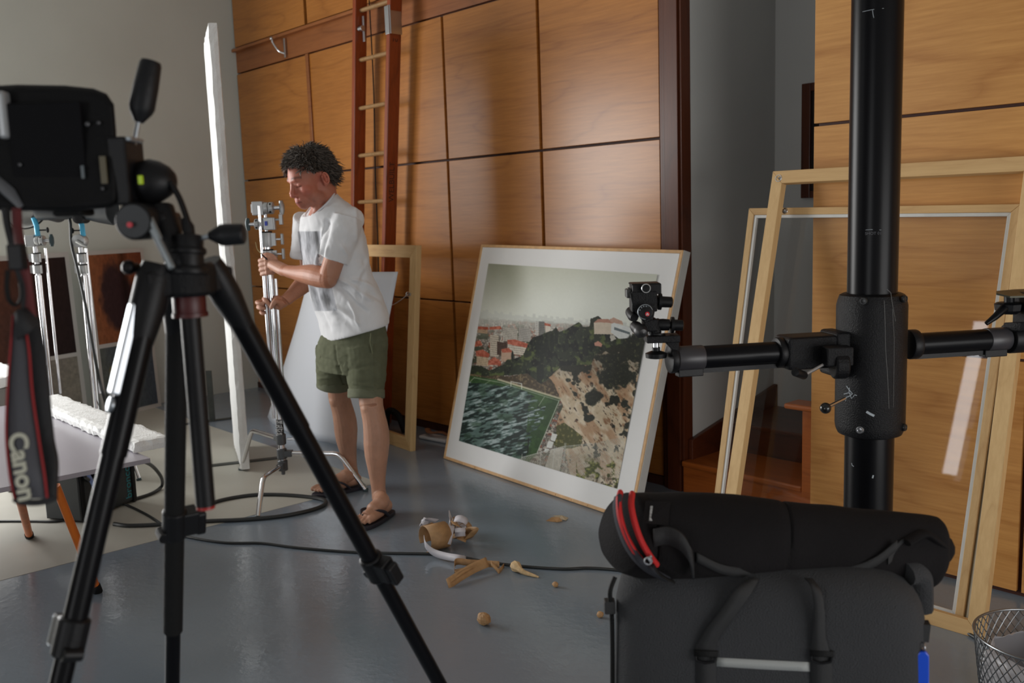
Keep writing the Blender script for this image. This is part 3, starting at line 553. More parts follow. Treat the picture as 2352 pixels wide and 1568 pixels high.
# choose the board direction so that its far bottom corner shows at px (541, ~1010)
far=fl(541,1003)[:2]; dirb=nrm(np.array([far[0]-nearxy[0],far[1]-nearxy[1],0])); L_=.62
tk=np.cross((0,0,1),dirb); tk=tk if tk@CR>0 else -tk
cc=np.array([nearxy[0],nearxy[1],0])+dirb*L_/2
cc=cc-tk*.004; rough_slab('foam_board',cc+[0,0,1.232],dirb,tk,(0,0,1),L_/2,.026,1.222,.022,.0014,'tall thin white polystyrene board standing on end left of the man','board')
# iron feet
for nm,pa,pb,up in (('far',(425,975),(540,960),(488,968)),('near',(490,1070),(634,1053),None)):
    a,b=fl(*pa),fl(*pb); root=thing('board_stand','flat dark iron foot '+('with upright bar behind the leaning tall board' if nm=='far' else 'lying on pale floor under the tall polystyrene board'),'stand',(a+b)/2,group='iron feet holding the tall board')
    f=MB(); d=nrm(b-a); f.obox((a+b)/2+[0,0,.004],d,np.cross((0,0,1),d),(0,0,1),np.linalg.norm(b-a)/2+.02,.025,.003); f.build('base_bar',IRON,root,bevel=.001)
    if up: 
        for q,xx in ((488,968),845),((470,966),849):
            u0=fl(*q); zz=H-(H)*((xx-500)/(q[1]-500)); f=MB(); f.obox(u0+[0,0,zz/2],CR*[1,1,0],CF*[1,1,0],(0,0,1),.021 if q[0]==488 else .012,.004,zz/2); f.build('upright',IRON,root,bevel=.001)
    else:
        u0=fl(556,1062)-tk*.012; f=MB(); f.obox(u0+[0,0,.24],dirb,tk,(0,0,1),.004,.002,.24); f.build('upright',IRON,root)
# ---------------- table on low orange trestle, foam slabs ----------------
TT=.5
tb=thing('low_work_table','low grey laminate table top on an orange trestle at left','table',(-4.1,1.2,0))
f=MB(); f.box((-5.3,.15,TT-.018),(-3.60,1.325,TT)); f.build('table_top',M('grey_lilac_laminate',(.34,.32,.36),.30,spec=.6),tb,bevel=.001)
ORG=M('orange_painted_leg',srgb(214,112,30),.45,noise=.12,nscale=15)
for (px,py),(tx,ty) in (((68,1232),(42,1130)),((225,1360),(128,1115))):
    a=fl(px,py); b=fl(tx,ty,TT-.02); f=MB(); f.tube([a+(b-a)*.05,b],.0155,14); lg=f.build('leg',ORG,tb,smooth=True); f=MB(); f.cyl(a,a+(b-a)*.075,.019,14,bev=.003); f.build('rubber_foot',BLACKR,lg,smooth=True)
for (px,py),(tx,ty) in (((68,1232),(42,1130)),((225,1360),(128,1115))):
    a=fl(px,py)*[1,1,1]+[0,-.75,0]; b=fl(tx,ty,TT-.02)+[0,-.45,0]; f=MB(); f.tube([a+(b-a)*.05,b],.0155,14); lg=f.build('leg',ORG,tb,smooth=True); f=MB(); f.cyl(a,a+(b-a)*.075,.019,14,bev=.003); f.build('rubber_foot',BLACKR,lg,smooth=True)
q0=fl(383,1001,TT+.045); q1=fl(315,1019,TT+.045)
rough_slab('foam_offcut',((q0[0]+q1[0])/2-.72,(q0[1]+q1[1])/2,TT+.025),(1,0,0),(0,1,0),(0,0,1),.72,.075,.0245,.024,.0022,'long white polystyrene strip lying along the edge of the low grey table','foam strip',group='polystyrene strips at left')
e=fl(22,868,.62)
rough_slab('foam_offcut',(e[0]-.5,e[1],.60),(1,0,0),(0,1,0),(0,0,1),.5,.12,.03,.024,.003,'white polystyrene strip with crumbled edge cut off at the far left, under the camera','foam strip',group='polystyrene strips at left')
pl=thing('plinth','grey plinth block at far left edge carrying a polystyrene strip','plinth',(e[0]-.5,e[1],0)); f=MB(); f.box((e[0]-.6,e[1]-.06,0),(e[0]-.02,e[1]+.06,.567)); f.build('block',M('grey_concrete_block',(.22,.21,.20),.7,noise=.2,nscale=6),pl,bevel=.004)
# ---------------- picture boards on the left wall ----------------
MATB=M('pale_grey_mount',(.50,.49,.47),.6,noise=.01)
def abstract(seed,base,blob,bc,edge):
    def fn(u,v):
        n=vnoise(u,v,seed,5,5,5); n2=vnoise(u,v,seed+1,40,24,3); s=vnoise(u,v,seed+2,3,1.2,3)
        C=np.array(base[0])+(np.array(base[1])-np.array(base[0]))*np.clip(u*base[2]+s*.8-.4,0,1)[...,None]
        if blob is not None:
            cx,cy,rx,ry=blob; d=np.hypot((u-cx)/rx,(v-cy)/ry)+.8*(n-.5); t=np.clip((1.15-d)/.3,0,1)[...,None]*.9; C=C+(np.array(bc)-C)*t
        d2=np.clip(abs(u-edge)/.12,0,1)[...,None] if edge is not None else 1
        C=C*(.62+.38*d2); return C*(.86+.28*n2[...,None])
    return fn
def picture_board(c,label,top,bot,split,marg):
    root=thing('picture_board',label,'picture board',(c[0]+c[1])/2,group='picture boards leaning on the white wall')
    n=nrm(np.cross(c[1]-c[0],c[3]-c[0])); n=n if n@CF>0 else -n
    f=MB(); f.quadslab(c,n,.02); f.build('mount_board',MATB,root,bevel=.001)
    W=np.linalg.norm(c[1]-c[0]);Hh=np.linalg.norm(c[3]-c[0]); 
    for fn,(u0,u1,v0,v1) in ((top,(marg/W,1-marg/W,split+.012,1-marg/Hh)),(bot,(marg/W,1-marg/W,marg/Hh,split-.012))):
        q=[bilerp(c,u0,v0)-n*.0015,bilerp(c,u1,v0)-n*.0015,bilerp(c,u1,v1)-n*.0015,bilerp(c,u0,v1)-n*.0015]
        image_mesh('print',q,fn,90,110,PRINT,root)
bBR,bTR,bTL=fl(371,932),np.array([-7.237,2.751,1.231]),np.array([-7.064,2.26,1.231])
dx=bBR*0; wv=nrm(np.array([-.173,.491,0]))
def board(br,w_,lean): 
    br=np.array(br,float); n=np.cross(wv,(0,0,1)); n=n if n@CF>0 else -n
    up=np.array([0,0,1.228])+n*lean; bl=br-wv*w_; return [bl,br,br+up,bl+up]
cb1=board(bBR,.52,.055)
picture_board(cb1,'tall picture board with an orange-brown print above a grey-blue print holding a yellow patch',abstract(51,((140,88,60),(118,66,46),1.0),(.42,.5,.30,.38),(50,38,44),.62),abstract(61,((92,98,96),(70,80,96),.8),(.44,.45,.28,.34),(164,140,78),None),.435,.03)
b2=fl(226,968); cb2=board(b2+np.array([.0,0,0]),.62,.055)
c_=[pX(x,y,-7.1) for x,y in ((186,770),(162,577))]; 
cb2=board(np.array([pX(186,770,-7.10)[0]-.0,pX(186,770,-7.10)[1],0]),.72,.05)
picture_board(cb2,'picture board with dark brown print above plain grey one, behind left light stand',abstract(71,((104,62,46),(44,34,34),1.7),None,None,None),abstract(81,((110,104,104),(132,128,118),1.),None,None,None),.40,.035)
cb3=board(np.array([cb2[0][0]+.0,cb2[0][1],0])-wv*.03,.6,.05)
picture_board(cb3,'picture board at the far left edge with an orange print above a dark one',abstract(91,((146,90,56),(132,80,50),1.),None,None,None),abstract(95,((60,40,44),(70,50,52),1.),None,None,None),.42,.03)
# ---------------- helpers for stand hardware ----------------
def knob(f,c,ax,r,h,n=7): # star knob
    ax=nrm(ax);x,y=perp(ax); pts=[]
    for k in range(4*n):
        a=2*math.pi*k/(4*n); rr=r*(1+.12*math.cos(n*a)); pts.append(np.array(c)+rr*(math.cos(a)*x+math.sin(a)*y))
    f.poly(pts,ax,h)
HX=nrm(CR*[1,1,0]); HF=nrm(CF*[1,1,0])   # horizontal right / away
UP=np.array([0,0,1.])
def grip_head(name,c,ax,parent,knobmat,side=1,s=1.):
    # disc clutch + squared jaw body + T-knob
    f=MB(); ax=nrm(ax); c=np.array(c,float)
    f.cyl(c-ax*.010*s,c+ax*.010*s,.026*s,24,bev=.003); f.cyl(c+ax*.012*s,c+ax*.032*s,.026*s,24,bev=.003)
    g=f.build(name,CAST,parent,smooth=True)
    f=MB(); f.obox(c-ax*.034*s,ax,np.cross(ax,UP),UP,.024*s,.020*s,.030*s); f.obox(c-ax*.052*s,ax,np.cross(ax,UP),UP,.012*s,.014*s,.020*s); f.build('jaw_block',CAST,g,bevel=.004)
    f=MB()
    for a in (40,140,220,320): 
        d=np.cross(ax,UP)*math.cos(math.radians(a))+UP*math.sin(math.radians(a)); f.cyl(c+ax*.022*s+d*.020*s,c+ax*.022*s+d*.0266*s,.005*s,10)
    f.build('socket_hole',BLACKP,g)
    f=MB(); f.cyl(c+ax*.032*s,c+ax*.060*s,.0085*s,12); f.build('spindle',METAL,g,smooth=True)
    f=MB(); f.tube([c+ax*.066*s-UP*.030*s,c+ax*.068*s-UP*.012*s,c+ax*.068*s+UP*.012*s,c+ax*.066*s+UP*.030*s],[.008*s,.012*s,.012*s,.008*s],10); f.build('tee_knob',knobmat,g,smooth=True)
    return g
def collar(parent,c,r,h,knobs,ax):
    c=np.array(c,float); ax=nrm(ax)
    f=MB(); f.cyl(c-UP*h/2,c+UP*h/2,r,24,bev=.003); f.obox(c+ax*(r+.006),ax,np.cross(ax,UP),UP,.012,.010,h*.42); g=f.build('collar',CAST,parent,smooth=True)
    f=MB(); f.ring(c+UP*h/2,UP,r*.92,.004,24,6); f.build('rubber_ring',BLACKR,g,smooth=True)
    if knobs:
        f=MB(); f.cyl(c+ax*(r+.012),c+ax*(r+.045),.006,10); f.build('spindle',METAL,g,smooth=True)
        f=MB(); f.obox(c+ax*(r+.050),ax,np.cross(ax,UP),UP,.007,.012,.028); f.build('tee_knob',CAST,g,bevel=.005,seg=3)
    return g
def cstand_base(root,hub,feet,bends,joints,r=.0125):
    for F,B,J in zip(feet,bends,joints):
        d=nrm((np.array(B)-J)); pts=[J]+[J+(B-J)*.8,]+smoothpath([J+(B-J)*.9,B*.94+.03*J+.03*F,B+(F-B)*.14],4)+[np.array(F)+(B-F)*.03]
        f=MB(); f.tube(pts,r,12); lg=f.build('leg',CHROME,root,smooth=True)
        f=MB(); f.cyl(np.array(F),np.array(F)+(B-F)*.05,r+.002,12,bev=.002); f.build('rubber_tip',TEAL,lg,smooth=True)
# ---------------- centre C-stand held by the man ----------------
CSX=np.array([-4.33,2.27,0.])
def onvert(px,py,A,B):  # ray meets the vertical plane through A and B
    d=(B-A)*[1,1,0]; n=nrm(np.cross(d,UP)); v=ray(px,py); return CAMP+v*(np.dot(A-CAMP,n)/np.dot(v,n))
cs=thing('chrome_light_stand','chrome three-legged grip stand with two clutch heads, held by the man','light stand',CSX)
def zat(px,py,base): # height on the vertical line above base nearest that pixel row
    lo,hi=0.,3.
    for _ in range(40):
        m=(lo+hi)/2
        if pr(base+[0,0,m])[1]>py: lo=m
        else: hi=m
    return (lo+hi)/2
zz=lambda py:zat(0,py,CSX)
F1,F2,F3=fl(553,1079),fl(842,1127),fl(592,1190)
J=[CSX+[0,0,zz(1008)],CSX+[0,0,zz(1041)],CSX+[0,0,zz(1068)]]
B=[onvert(578,988,CSX,F1),onvert(778,1041,CSX,F2),onvert(604,1097,CSX,F3)]
cstand_base(cs,CSX,[F1,F2,F3],B,J)
f=MB(); 
for j in J: f.cyl(j-UP*.028,j+UP*.028,.026,20,bev=.004); 
for j,b in zip(J,B): d=nrm((b-j)*[1,1,0]); f.obox(j+d*.035,d,np.cross(d,UP),UP,.02,.018,.016)
f.cyl(J[2]-UP*.05,J[2]-UP*.02,.010,12); f.build('base_hub',M('dark_cast_hub',(.10,.105,.11),.45,.6,bump=.2,bscale=150),cs,bevel=.003)
f=MB(); f.tube([J[0]+HX*.03,J[0]+HX*.06-UP*.002],.006,8); f.obox(J[0]+HX*.07,HX,HF,UP,.014,.004,.008); f.build('leg_lever',METAL,cs,bevel=.002)
f=MB(); f.cyl(CSX+[0,0,.14],CSX+[0,0,zz(590)],.0175,20); f.build('column',CHROME,cs,smooth=True)
f=MB(); f.cyl(CSX+[0,0,zz(590)],CSX+[0,0,zz(532)],.015,20); f.build('riser_tube',CHROME,cs,smooth=True)
cz=[zz(584),zz(550)]
collar(cs,CSX+[0,0,cz[0]],.026,.045,1,HX); collar(cs,CSX+[0,0,cz[1]],.025,.075,1,HX)
f=MB(); f.cyl(CSX+[0,0,zz(534)],CSX+[0,0,zz(470)],.008,12); f.build('spigot',METAL,cs,smooth=True)
g2=grip_head('grip_head',CSX+[0,0,zz(514)]-HX*.022,-HX,cs,TEAL,s=1.05)
f=MB(); f.obox(CSX+[0,0,zz(514)]+HX*.032,HX,HF,UP,.014,.016,.03); f.tube([CSX+[0,0,zz(505)]+HX*.045,CSX+[0,0,zz(505)]+HX*.07],.006,8); f.obox(CSX+[0,0,zz(505)]+HX*.076,HX,HF,UP,.009,.012,.026); f.build('side_knob',CAST,g2,bevel=.003)
f=MB(); f.obox(CSX+[0,0,zz(513)]+HX*.006-HF*.028,HX,HF,UP,.006,.002,.011); f.build('blue_label',M('blue_label',srgb(40,60,170),.4),g2)
g1=grip_head('grip_head',CSX+[0,0,zz(478)]+HX*.005,HX,cs,CAST,s=1.15)
tp=CSX+[0,0,zz(500)]-HX*.024-HF*.02; bt=onvert(626,962,CSX-HX*.02,CSX-HX*.02+HX)+HF*0
f=MB(); f.tube([tp+UP*.06,tp+(CSX-HX*.03+[0,0,zz(960)]-tp)*1.0],.0078,12); f.build('extension_arm',CHROME,cs,smooth=True)
f=MB(); f.tube([CSX+HX*.030-HF*.005+[0,0,zz(640)],CSX+HX*.030-HF*.005+[0,0,zz(965)]],.0075,12); f.build('extension_arm',CHROME,cs,smooth=True)
LBL=M('black_sticker',(.015,.015,.015),.4); 
f=MB(); f.cyl(CSX+[0,0,zz(1002)],CSX+[0,0,zz(962)],.0182,20); lb=f.build('sticker',LBL,cs,smooth=True)
for i,tx in enumerate(("THE","OLL","ECT","IVE")): 
    text('lettering',tx,CSX+[0,0,zz(968+i*9.2)]-HF*.0186-HX*.001,HX,UP,.021,WHITEP,lb,ext=.0004,bold=.0006)
# torn tape in the hand
# ---------------- two light stands at left ----------------
def light_stand(px,py,d,label,ytop,ycol,rodtop,rodbot,headpx,kn):
    b=dp(px,py,d); base=np.array([b[0],b[1],0.]); r=thing('light_stand',label,'light stand',base,group='chrome light stands by the left wall')
    z=lambda q:zat(0,q,base)
    f=MB(); f.cyl(base+[0,0,.12],base+[0,0,z(632)],.0175,18); f.build('column',CHROME,r,smooth=True)
    f=MB(); f.cyl(base+[0,0,z(640)],base+[0,0,z(548)],.012,14); f.build('riser_tube',METAL,r,smooth=True)
    for q in (592,618): collar(r,base+[0,0,z(q)],.024,.05,0,-HX)
    feet=[];bends=[];J=[]
    for k,a in enumerate((20,140,260)):
        dd=np.array([math.cos(math.radians(a)),math.sin(math.radians(a)),0]); feet.append(base+dd*.30); bends.append(base+dd*.2+[0,0,.25-.05*k]); J.append(base+[0,0,.28-.05*k])
    cstand_base(r,base,feet,bends,J)
    f=MB(); f.cyl(base+[0,0,.13],base+[0,0,.32],.026,16,bev=.004); f.build('base_hub',CAST,r,smooth=True)
    hc=base+[0,0,z(553)]+HX*.018
    if kn: grip_head('grip_head',hc,HX,r,TEAL,s=1.1)
    else:
        f=MB(); f.cyl(hc-HX*.018-HF*.03,hc-HX*.018+HF*.03,.036,28,bev=.004); g=f.build('grip_head',CAST,r,smooth=True)
        f=MB(); f.tube([hc-HX*.02-HF*.035,hc+HX*.012-HF*.04-UP*.02,hc+HX*.034-HF*.04-UP*.032],[.012,.010,.005],8); f.build('lever',CAST,g,smooth=True)
    t=dp(*rodtop,d-.03); t2=dp(rodbot[0],rodbot[1],d+.06); f=MB(); f.tube([t,[t[0],t[1],max(.25,t2[2])]],.0078,10); f.build('extension_arm',CHROME,r,smooth=True)
    s=base+HX*.02+[0,0,z(545)]
    f=MB(); f.tube([base+HX*.02+[0,0,z(542)],base+HX*.018+[0,0,z(518)],base+HX*.006+[0,0,z(500)]],.014,12); sp=f.build('blue_spigot',SKYB,r,smooth=True)
    f=MB(); sd=1 if kn else -1; c=base+HX*.02+[0,0,z(529)]; f.tube([c,c+HX*.05*sd],.004,8); f.ball(c+HX*.056*sd,(.012,.008,.016),10); f.build('thumb_screw',BLACKP,sp,smooth=True)
    return r,base,z
s1,b1,z1=light_stand(97,720,5.2,'left one of two chrome stands at far left, with a round reflector on top',0,0,(105,570),(133,905),0,True)
s2,b2_,z2=light_stand(200,720,5.2,'right one of two chrome stands at far left, with a dark lamp head on top',0,0,(198,570),(218,905),0,False)
lh=thing('reflector_lamp','round grey bowl reflector on the leftmost light stand, below the camera','lamp',b1+[0,0,z1(510)])
c=dp(58,468,5.15); ax=nrm(-HF*.94+UP*.16-HX*.1)
f=MB(); f.lathe(c,ax,[(-.11,.03),(-.09,.07),(-.05,.105),(0,.132),(.004,.136),(.004,.130),(-.045,.10),(-.085,.066),(-.10,.02),(-.10,.001)],40); f.build('bowl',M('satin_reflector',(.38,.38,.37),.35,.6),lh,smooth='all')
f=MB(); f.ring(c,ax,.136,.005,48,8); f.build('rim',BLACKP,lh,smooth=True)
f=MB(); f.ball(c-ax*.05,(.03,.03,.03),16); f.build('diffuser_dome',M('frosted_dome',(.7,.7,.68),.5),lh,smooth=True)
f=MB(); f.cyl(c-ax*.10,c-ax*.32,.055,24,bev=.008); f.tube([c-ax*.12-UP*.02,b1+HX*.006+[0,0,z1(500)]],.012,8); f.build('lamp_body',M('dark_grey_housing',(.05,.052,.055),.45,bump=.1),lh,smooth=True)
lh=thing('studio_lamp','dark grey lamp head lying sideways on the second light stand from left','lamp',b2_+[0,0,z2(505)])
c=b2_+[0,0,z2(482)]
f=MB(); f.lathe(c-HX*.10,HX,[(-.12,.001),(-.12,.045),(-.10,.05),(.05,.05),(.07,.045),(.13,.05),(.22,.075),(.29,.09),(.295,.086),(.22,.07),(.13,.04),(.13,.001)],32); f.build('housing',M('dark_grey_lamp',(.045,.05,.055),.4,bump=.1),lh,smooth=True)
f=MB(); f.cyl(c-HF*.052-UP*.045+HX*.02,c+HF*.05-UP*.045+HX*.02,.03,20,bev=.004); f.build('yoke_knob',BLACKP,lh,smooth=True)
def cable(name,pts,r,label,grp=None,mat=None):
    f=MB(); f.tube(smoothpath(pts,7),r,8); o=f.build(name,mat or BLACKR,None,smooth=True); return tag(o,label,'cable',grp)
CABM=M('black_cable',(.018,.02,.02),.45,spec=.5)
cable('lamp_cable',[dp(150,480,5.12),dp(161,510,5.12),dp(164,560,5.12),dp(178,618,5.12),dp(196,700,5.13),dp(212,790,5.15),dp(228,870,5.2),dp(243,930,5.3),fl(250,985,.01)],.0085,'dark cable hanging down from the second lamp head past the picture boards',mat=CABM)
R_=.0085
def F(*p,z=None): return [fl(x,y,R_ if z is None else z) for x,y in p]
cable('power_cable',F((262,1203),(300,1207),(390,1203),(470,1197),(560,1193),(640,1186),(700,1175),(738,1163),(748,1153),(738,1146),(700,1140),(640,1136),(580,1137),(520,1146),(472,1160),(440,1176),(420,1190)),.0105,'thick black cable lying in a wide loop around the front foot of the chrome stand',mat=CABM)
R_=.006
cable('power_cable',F((262,1148),(300,1163),(340,1183),(376,1206),(410,1225),(450,1236),(520,1246),(600,1247),(680,1257),(800,1267),(900,1270),(1000,1272),(1060,1279),(1120,1290),(1200,1300),(1290,1306),(1350,1304),(1412,1308),(1500,1318)),.006,'thin black cable crossing the grey floor in front of the paper scraps',mat=CABM)
cable('power_cable',F((0-60,1200),(0,1197),(70,1197),(130,1197),(162,1186),(186,1160))+[fl(205,1110,.15),fl(196,1095,.32)],.007,'black cable crossing the pale floor from the left edge to the black power pack',mat=CABM)
cable('power_cable',[fl(322,1056,.30),fl(350,1070,.2),fl(370,1095,.10),fl(372,1115,.02),fl(352,1131,.01),fl(318,1143,.01),fl(280,1152,.01)],.009,'black cable arching out at the right side of the power pack',mat=CABM)
# power pack
PKB=M('black_power_pack',(.02,.024,.026),.45,bump=.1,bscale=200)
g0=fl(188,1203); g1=fl(316,1150); 
pk=thing('power_pack','black studio flash power pack standing on pale floor under the low table','power pack',((g0[0]+g1[0])/2,(g0[1]+g1[1])/2,0))
e1=nrm((g1-g0)*[1,1,0]); e2=np.array([-1.,0,0]); e2=nrm(np.cross(e1,UP)); e2=e2 if e2@HF>0 else -e2
Wp=np.linalg.norm(g1-g0); q=[g0,g0+e1*Wp,g0+e1*Wp+e2*.22,g0+e2*.22]
f=MB(); f.quadslab([p+UP*.012 for p in q],UP,.27); f.build('housing',PKB,pk,bevel=.006)
for k in (.02,Wp-.02): f=MB(); f.obox(g0+e1*k+e2*.11+UP*.14,e1,e2,UP,.012,.118,.135); f.build('end_frame',BLACKP,pk,bevel=.004)
text('lettering','broncolor',g0+e1*(Wp-.055)-e2*.0012+UP*.15,UP,-e1,.058,M('teal_ink',srgb(40,130,140),.5),pk)
for k,(u,h) in enumerate(((.3,.24),(.42,.22))):
    f=MB(); c=g0+e1*(.035+.05*k)-e2*.0+UP*h; f.cyl(c,c-e2*.03,.016,14,bev=.003); f.build('plug',M('blue_plug',srgb(40,110,190),.4) if k==0 else BLACKP,pk,smooth=True)
f=MB(); f.tube(smoothpath([g0+e1*.035-e2*.03+UP*.24,g0+e1*.045-e2*.05+UP*.18,g0+e1*.075-e2*.045+UP*.12]),.009,8); f.build('plug_lead',M('pale_blue_lead',srgb(120,140,190),.5),pk,smooth=True)
# ---------------- paper scraps ----------------
KRAFT=M('kraft_paper',srgb(172,134,92),.6,noise=.15,nscale=40); KRAFTW=M('white_tape_back',(.62,.60,.64),.5,noise=.04,nscale=30)
def ribbon(f,pts,wv,w,twist=0):
    pts=smoothpath(pts,5); n=len(pts); A=[];Bb=[]
    for i,p in enumerate(pts):
        ww=np.array(wv(i/(n-1)) if callable(wv) else wv,float); ww=nrm(ww)*w/2; A.append(p-ww); Bb.append(p+ww)
    f.strip(A,Bb)
C0=fl(1030,1240)
pp=thing('torn_tape_heap','crumpled heap of curled brown and white gummed tape beside the thin cable','paper scraps',C0)
def L3(px,py,z): return fl(px,py,z)
def loop(c,r,wv,w,mat,a0=0,a1=2*math.pi,sq=1.):
    c=np.array(c,float); wv=nrm(wv); u,v=perp(wv); f=MB(); ribbon(f,[c+r*math.cos(a)*u+sq*r*math.sin(a)*v for a in np.linspace(a0,a1,14)],wv,w); return f.build('curl',mat,pp,solid=.0008,smooth='all')
wv1=HX*.8-HF*.4+UP*.1
# big curl, the hump, the small white curls
loop(L3(1000,1232,.055),.055,HX*.75+HF*.5,.10,KRAFT,-.6,4.6)
loop(L3(1024,1232,.045),.05,HX*.8-UP*.2,.055,KRAFTW,.2,3.4)
loop(L3(1058,1200,.075),.03,HF*.7+UP*.5+HX*.2,.035,KRAFTW,0,5.6)
loop(L3(1068,1213,.05),.026,HX*.4+HF*.8,.035,KRAFT,.6,6.)
loop(L3(1057,1224,.06),.022,HX*.9+HF*.1,.045,KRAFTW,-1,2.6)
for k in range(9):
    a=L3(985+13*k-5*(k%3),1222+9*((k*5)%4),.004); f=MB()
    pts=[a+np.array([RNG.normal(0,.028),RNG.normal(0,.028),abs(RNG.normal(.035,.028))+.004]) for _ in range(4)]
    ribbon(f,pts,lambda t:np.array([math.sin(5*t+k),math.cos(4*t),.4]),.03+.012*(k%3)); f.build('crumple',KRAFT if k%4 else KRAFTW,pp,solid=.0008,smooth='all')
f=MB(); ribbon(f,[L3(974,1236,.07),L3(978,1252,.05),L3(996,1268,.025),L3(1024,1277,.02),L3(1052,1281,.025),L3(1070,1283,.012)],lambda t:UP*(1-.75*t)+HF*.5*t,.03); f.build('white_tail',KRAFTW,pp,solid=.0008,smooth='all')
sc2=thing('torn_tape_strip','long folded strips of brown gummed tape lying in front of the tape heap','paper scraps',fl(1090,1320))
f=MB(); ribbon(f,[L3(1028,1341,.012),L3(1060,1320,.022),L3(1090,1303,.03),L3(1120,1290,.035)],lambda t:UP*.7+HF*.6-HX*.3,.042); f.build('strip',KRAFT,sc2,solid=.0012,smooth='all')
f=MB(); ribbon(f,[L3(1030,1336,.014),L3(1058,1316,.03),L3(1086,1300,.034),L3(1118,1291,.025)],lambda t:UP*.2+HF*.9,.03); f.build('strip',KRAFT,sc2,solid=.0012,smooth='all')
f=MB(); ribbon(f,[L3(1044,1312,.014),L3(1047,1290,.03),L3(1080,1292,.025),L3(1115,1294,.02),L3(1147,1296,.02)],lambda t:UP*.8+HF*.4,.026); f.build('strip',KRAFT,sc2,solid=.0012,smooth='all')
f=MB(); ribbon(f,[L3(1044,1313,.012),L3(1070,1308,.015),L3(1100,1298,.025)],lambda t:UP*.7+HF*.5,.02); f.build('strip',KRAFT,sc2,solid=.0012,smooth='all')
f=MB(); ribbon(f,[L3(1128,1292,.03),L3(1140,1305,.015),L3(1146,1311,.008),L3(1158,1299,.004)],lambda t:UP*.5+HF*.6,.022); f.build('strip',KRAFT,sc2,solid=.0012,smooth='all')
co=MB(); pts=[L3(1182,1298,.02),L3(1192,1306,.02),L3(1202,1313,.014),L3(1216,1318,.009),L3(1228,1322,.006),L3(1237,1325,.003)]
co.tube(smoothpath(pts,4),[.020,.022,.021,.018,.013]+[.011-.0005*i for i in range(16)],8); co=co.build('paper_twist',M('pale_kraft',srgb(206,176,132),.6,noise=.2,nscale=60,bump=.5,bscale=80),None,smooth=True); tag(co,'small pointed twist of brown paper beside the thin cable on the grey floor','paper scrap')
def crumb(px,py,r,label):
    f=MB(); c=fl(px,py,r*.8); f.ball(c,(r,r*.8,r*.8),14); 
    f.v=[tuple(c+(np.array(v)-c)*(.72+.55*vnoise(np.array([[(v[0]-c[0])/r*2.2+9]]),np.array([[(v[2]-c[2])/r*2.2+(v[1]-c[1])/r*1.7+9]]),int(px),1,1,3)[0,0])) for v in f.v]; f.v=[(a,b,max(.0005,z)) for a,b,z in f.v]
    o=f.build('paper_ball',KRAFT,None); tag(o,label,'paper scrap')
crumb(1111,1421,.026,'crumpled brown paper ball alone on the grey floor, nearest the camera')
crumb(1276,1342,.013,'tiny crumpled brown paper ball right of the paper twist')
crumb(1378,1411,.014,'crumpled gold-brown paper ball half hidden by the tab of the grey bag')
fs=thing('torn_paper_flake','flat torn flake of brown and translucent paper on floor before the photograph','paper scrap',fl(1285,1192))
f=MB(); f.add([L3(1254,1196,.002),L3(1280,1199,.002),L3(1292,1196,.004),L3(1285,1188,.016),L3(1268,1187,.012)],[(0,1,2,3,4)]); f.build('flake',KRAFT,fs,solid=.001)
f=MB(); f.add([L3(1270,1184,.016),L3(1290,1183,.018),L3(1306,1189,.003),L3(1300,1195,.002),L3(1280,1190,.006)],[(0,1,2,3,4)]); f.build('flake',M('pale_glassine',srgb(190,170,140),.4),fs,solid=.001)
# ---------------- sandals and pouch by the wall ----------------
s0=fl(1003,1010,0); sd=thing('sandal','brown and white sandal on the floor beside the left edge of the photograph','sandal',s0)
dS=nrm(fl(1022,1014)-fl(980,1006)); wS=np.cross(UP,dS)
f=MB(); f.obox(s0+UP*.012,dS,wS,UP,.12,.045,.011); f.build('sole',M('white_sole',(.6,.6,.6),.5),sd,bevel=.01,seg=3)
f=MB(); f.tube(smoothpath([s0-dS*.10+wS*.03+UP*.03,s0-dS*.08+UP*.06,s0-dS*.02-wS*.03+UP*.05,s0+dS*.05+UP*.055,s0+dS*.1+wS*.02+UP*.03]),.02,8,fy=.4); f.build('strap',M('brown_leather',srgb(130,84,54),.6,noise=.2,nscale=30),sd,smooth=True)
pc0=np.array([-5.0,3.44,0.]); f=MB(); f.tube(smoothpath([pc0+[-.1,0,.01],pc0+[-.06,0,.13],pc0+[.05,0,.12],pc0+[.12,0,.02]]),.022,10); o=f.build('folded_strap',BLACKR,None,smooth=True); tag(o,'dark curled strap on the floor behind the bare wooden frame','strap')
# ---------------- studio column stand ----------------
def cxy(d): a=dp(2001,780,d); return np.array([a[0],a[1],0.])
SC=cxy(2.07)
ss=thing('studio_stand','heavy black studio column stand with sliding sleeve and horizontal cross arm','studio stand',SC)
zs=lambda q:zat(0,q,SC)
f=MB(); f.cyl(SC+[0,0,.10],SC+[0,0,2.5],.0525,48); f.build('column',BLACKS,ss,smooth=True)
CHALK=M('chalk_mark',(.40,.44,.47),.8)
zt,zb_=zs(672),zs(996)
f=MB(); rr=.0745
f.lathe(SC+[0,0,zb_],UP,[(0,.053),(0,.058),(.004,.068),(.014,rr-.002),(.026,rr)]+[(zt-zb_-.026,rr),(zt-zb_-.014,rr-.003),(zt-zb_-.004,.068),(zt-zb_,.060),(zt-zb_,.053)],48); sl=f.build('sleeve',BLACKW,ss,smooth=True)
def oncyl(px,py,r,off=.0004):
    v=ray(px,py); a=v[0]**2+v[1]**2; b=2*(v[0]*(-SC[0])+v[1]*(-SC[1])); c=SC[0]**2+SC[1]**2-(r+off)**2; dsc=b*b-4*a*c
    t=(-b-math.sqrt(max(dsc,0)))/(2*a); return CAMP+v*t
def outw(p): return nrm((p-SC)*[1,1,0])
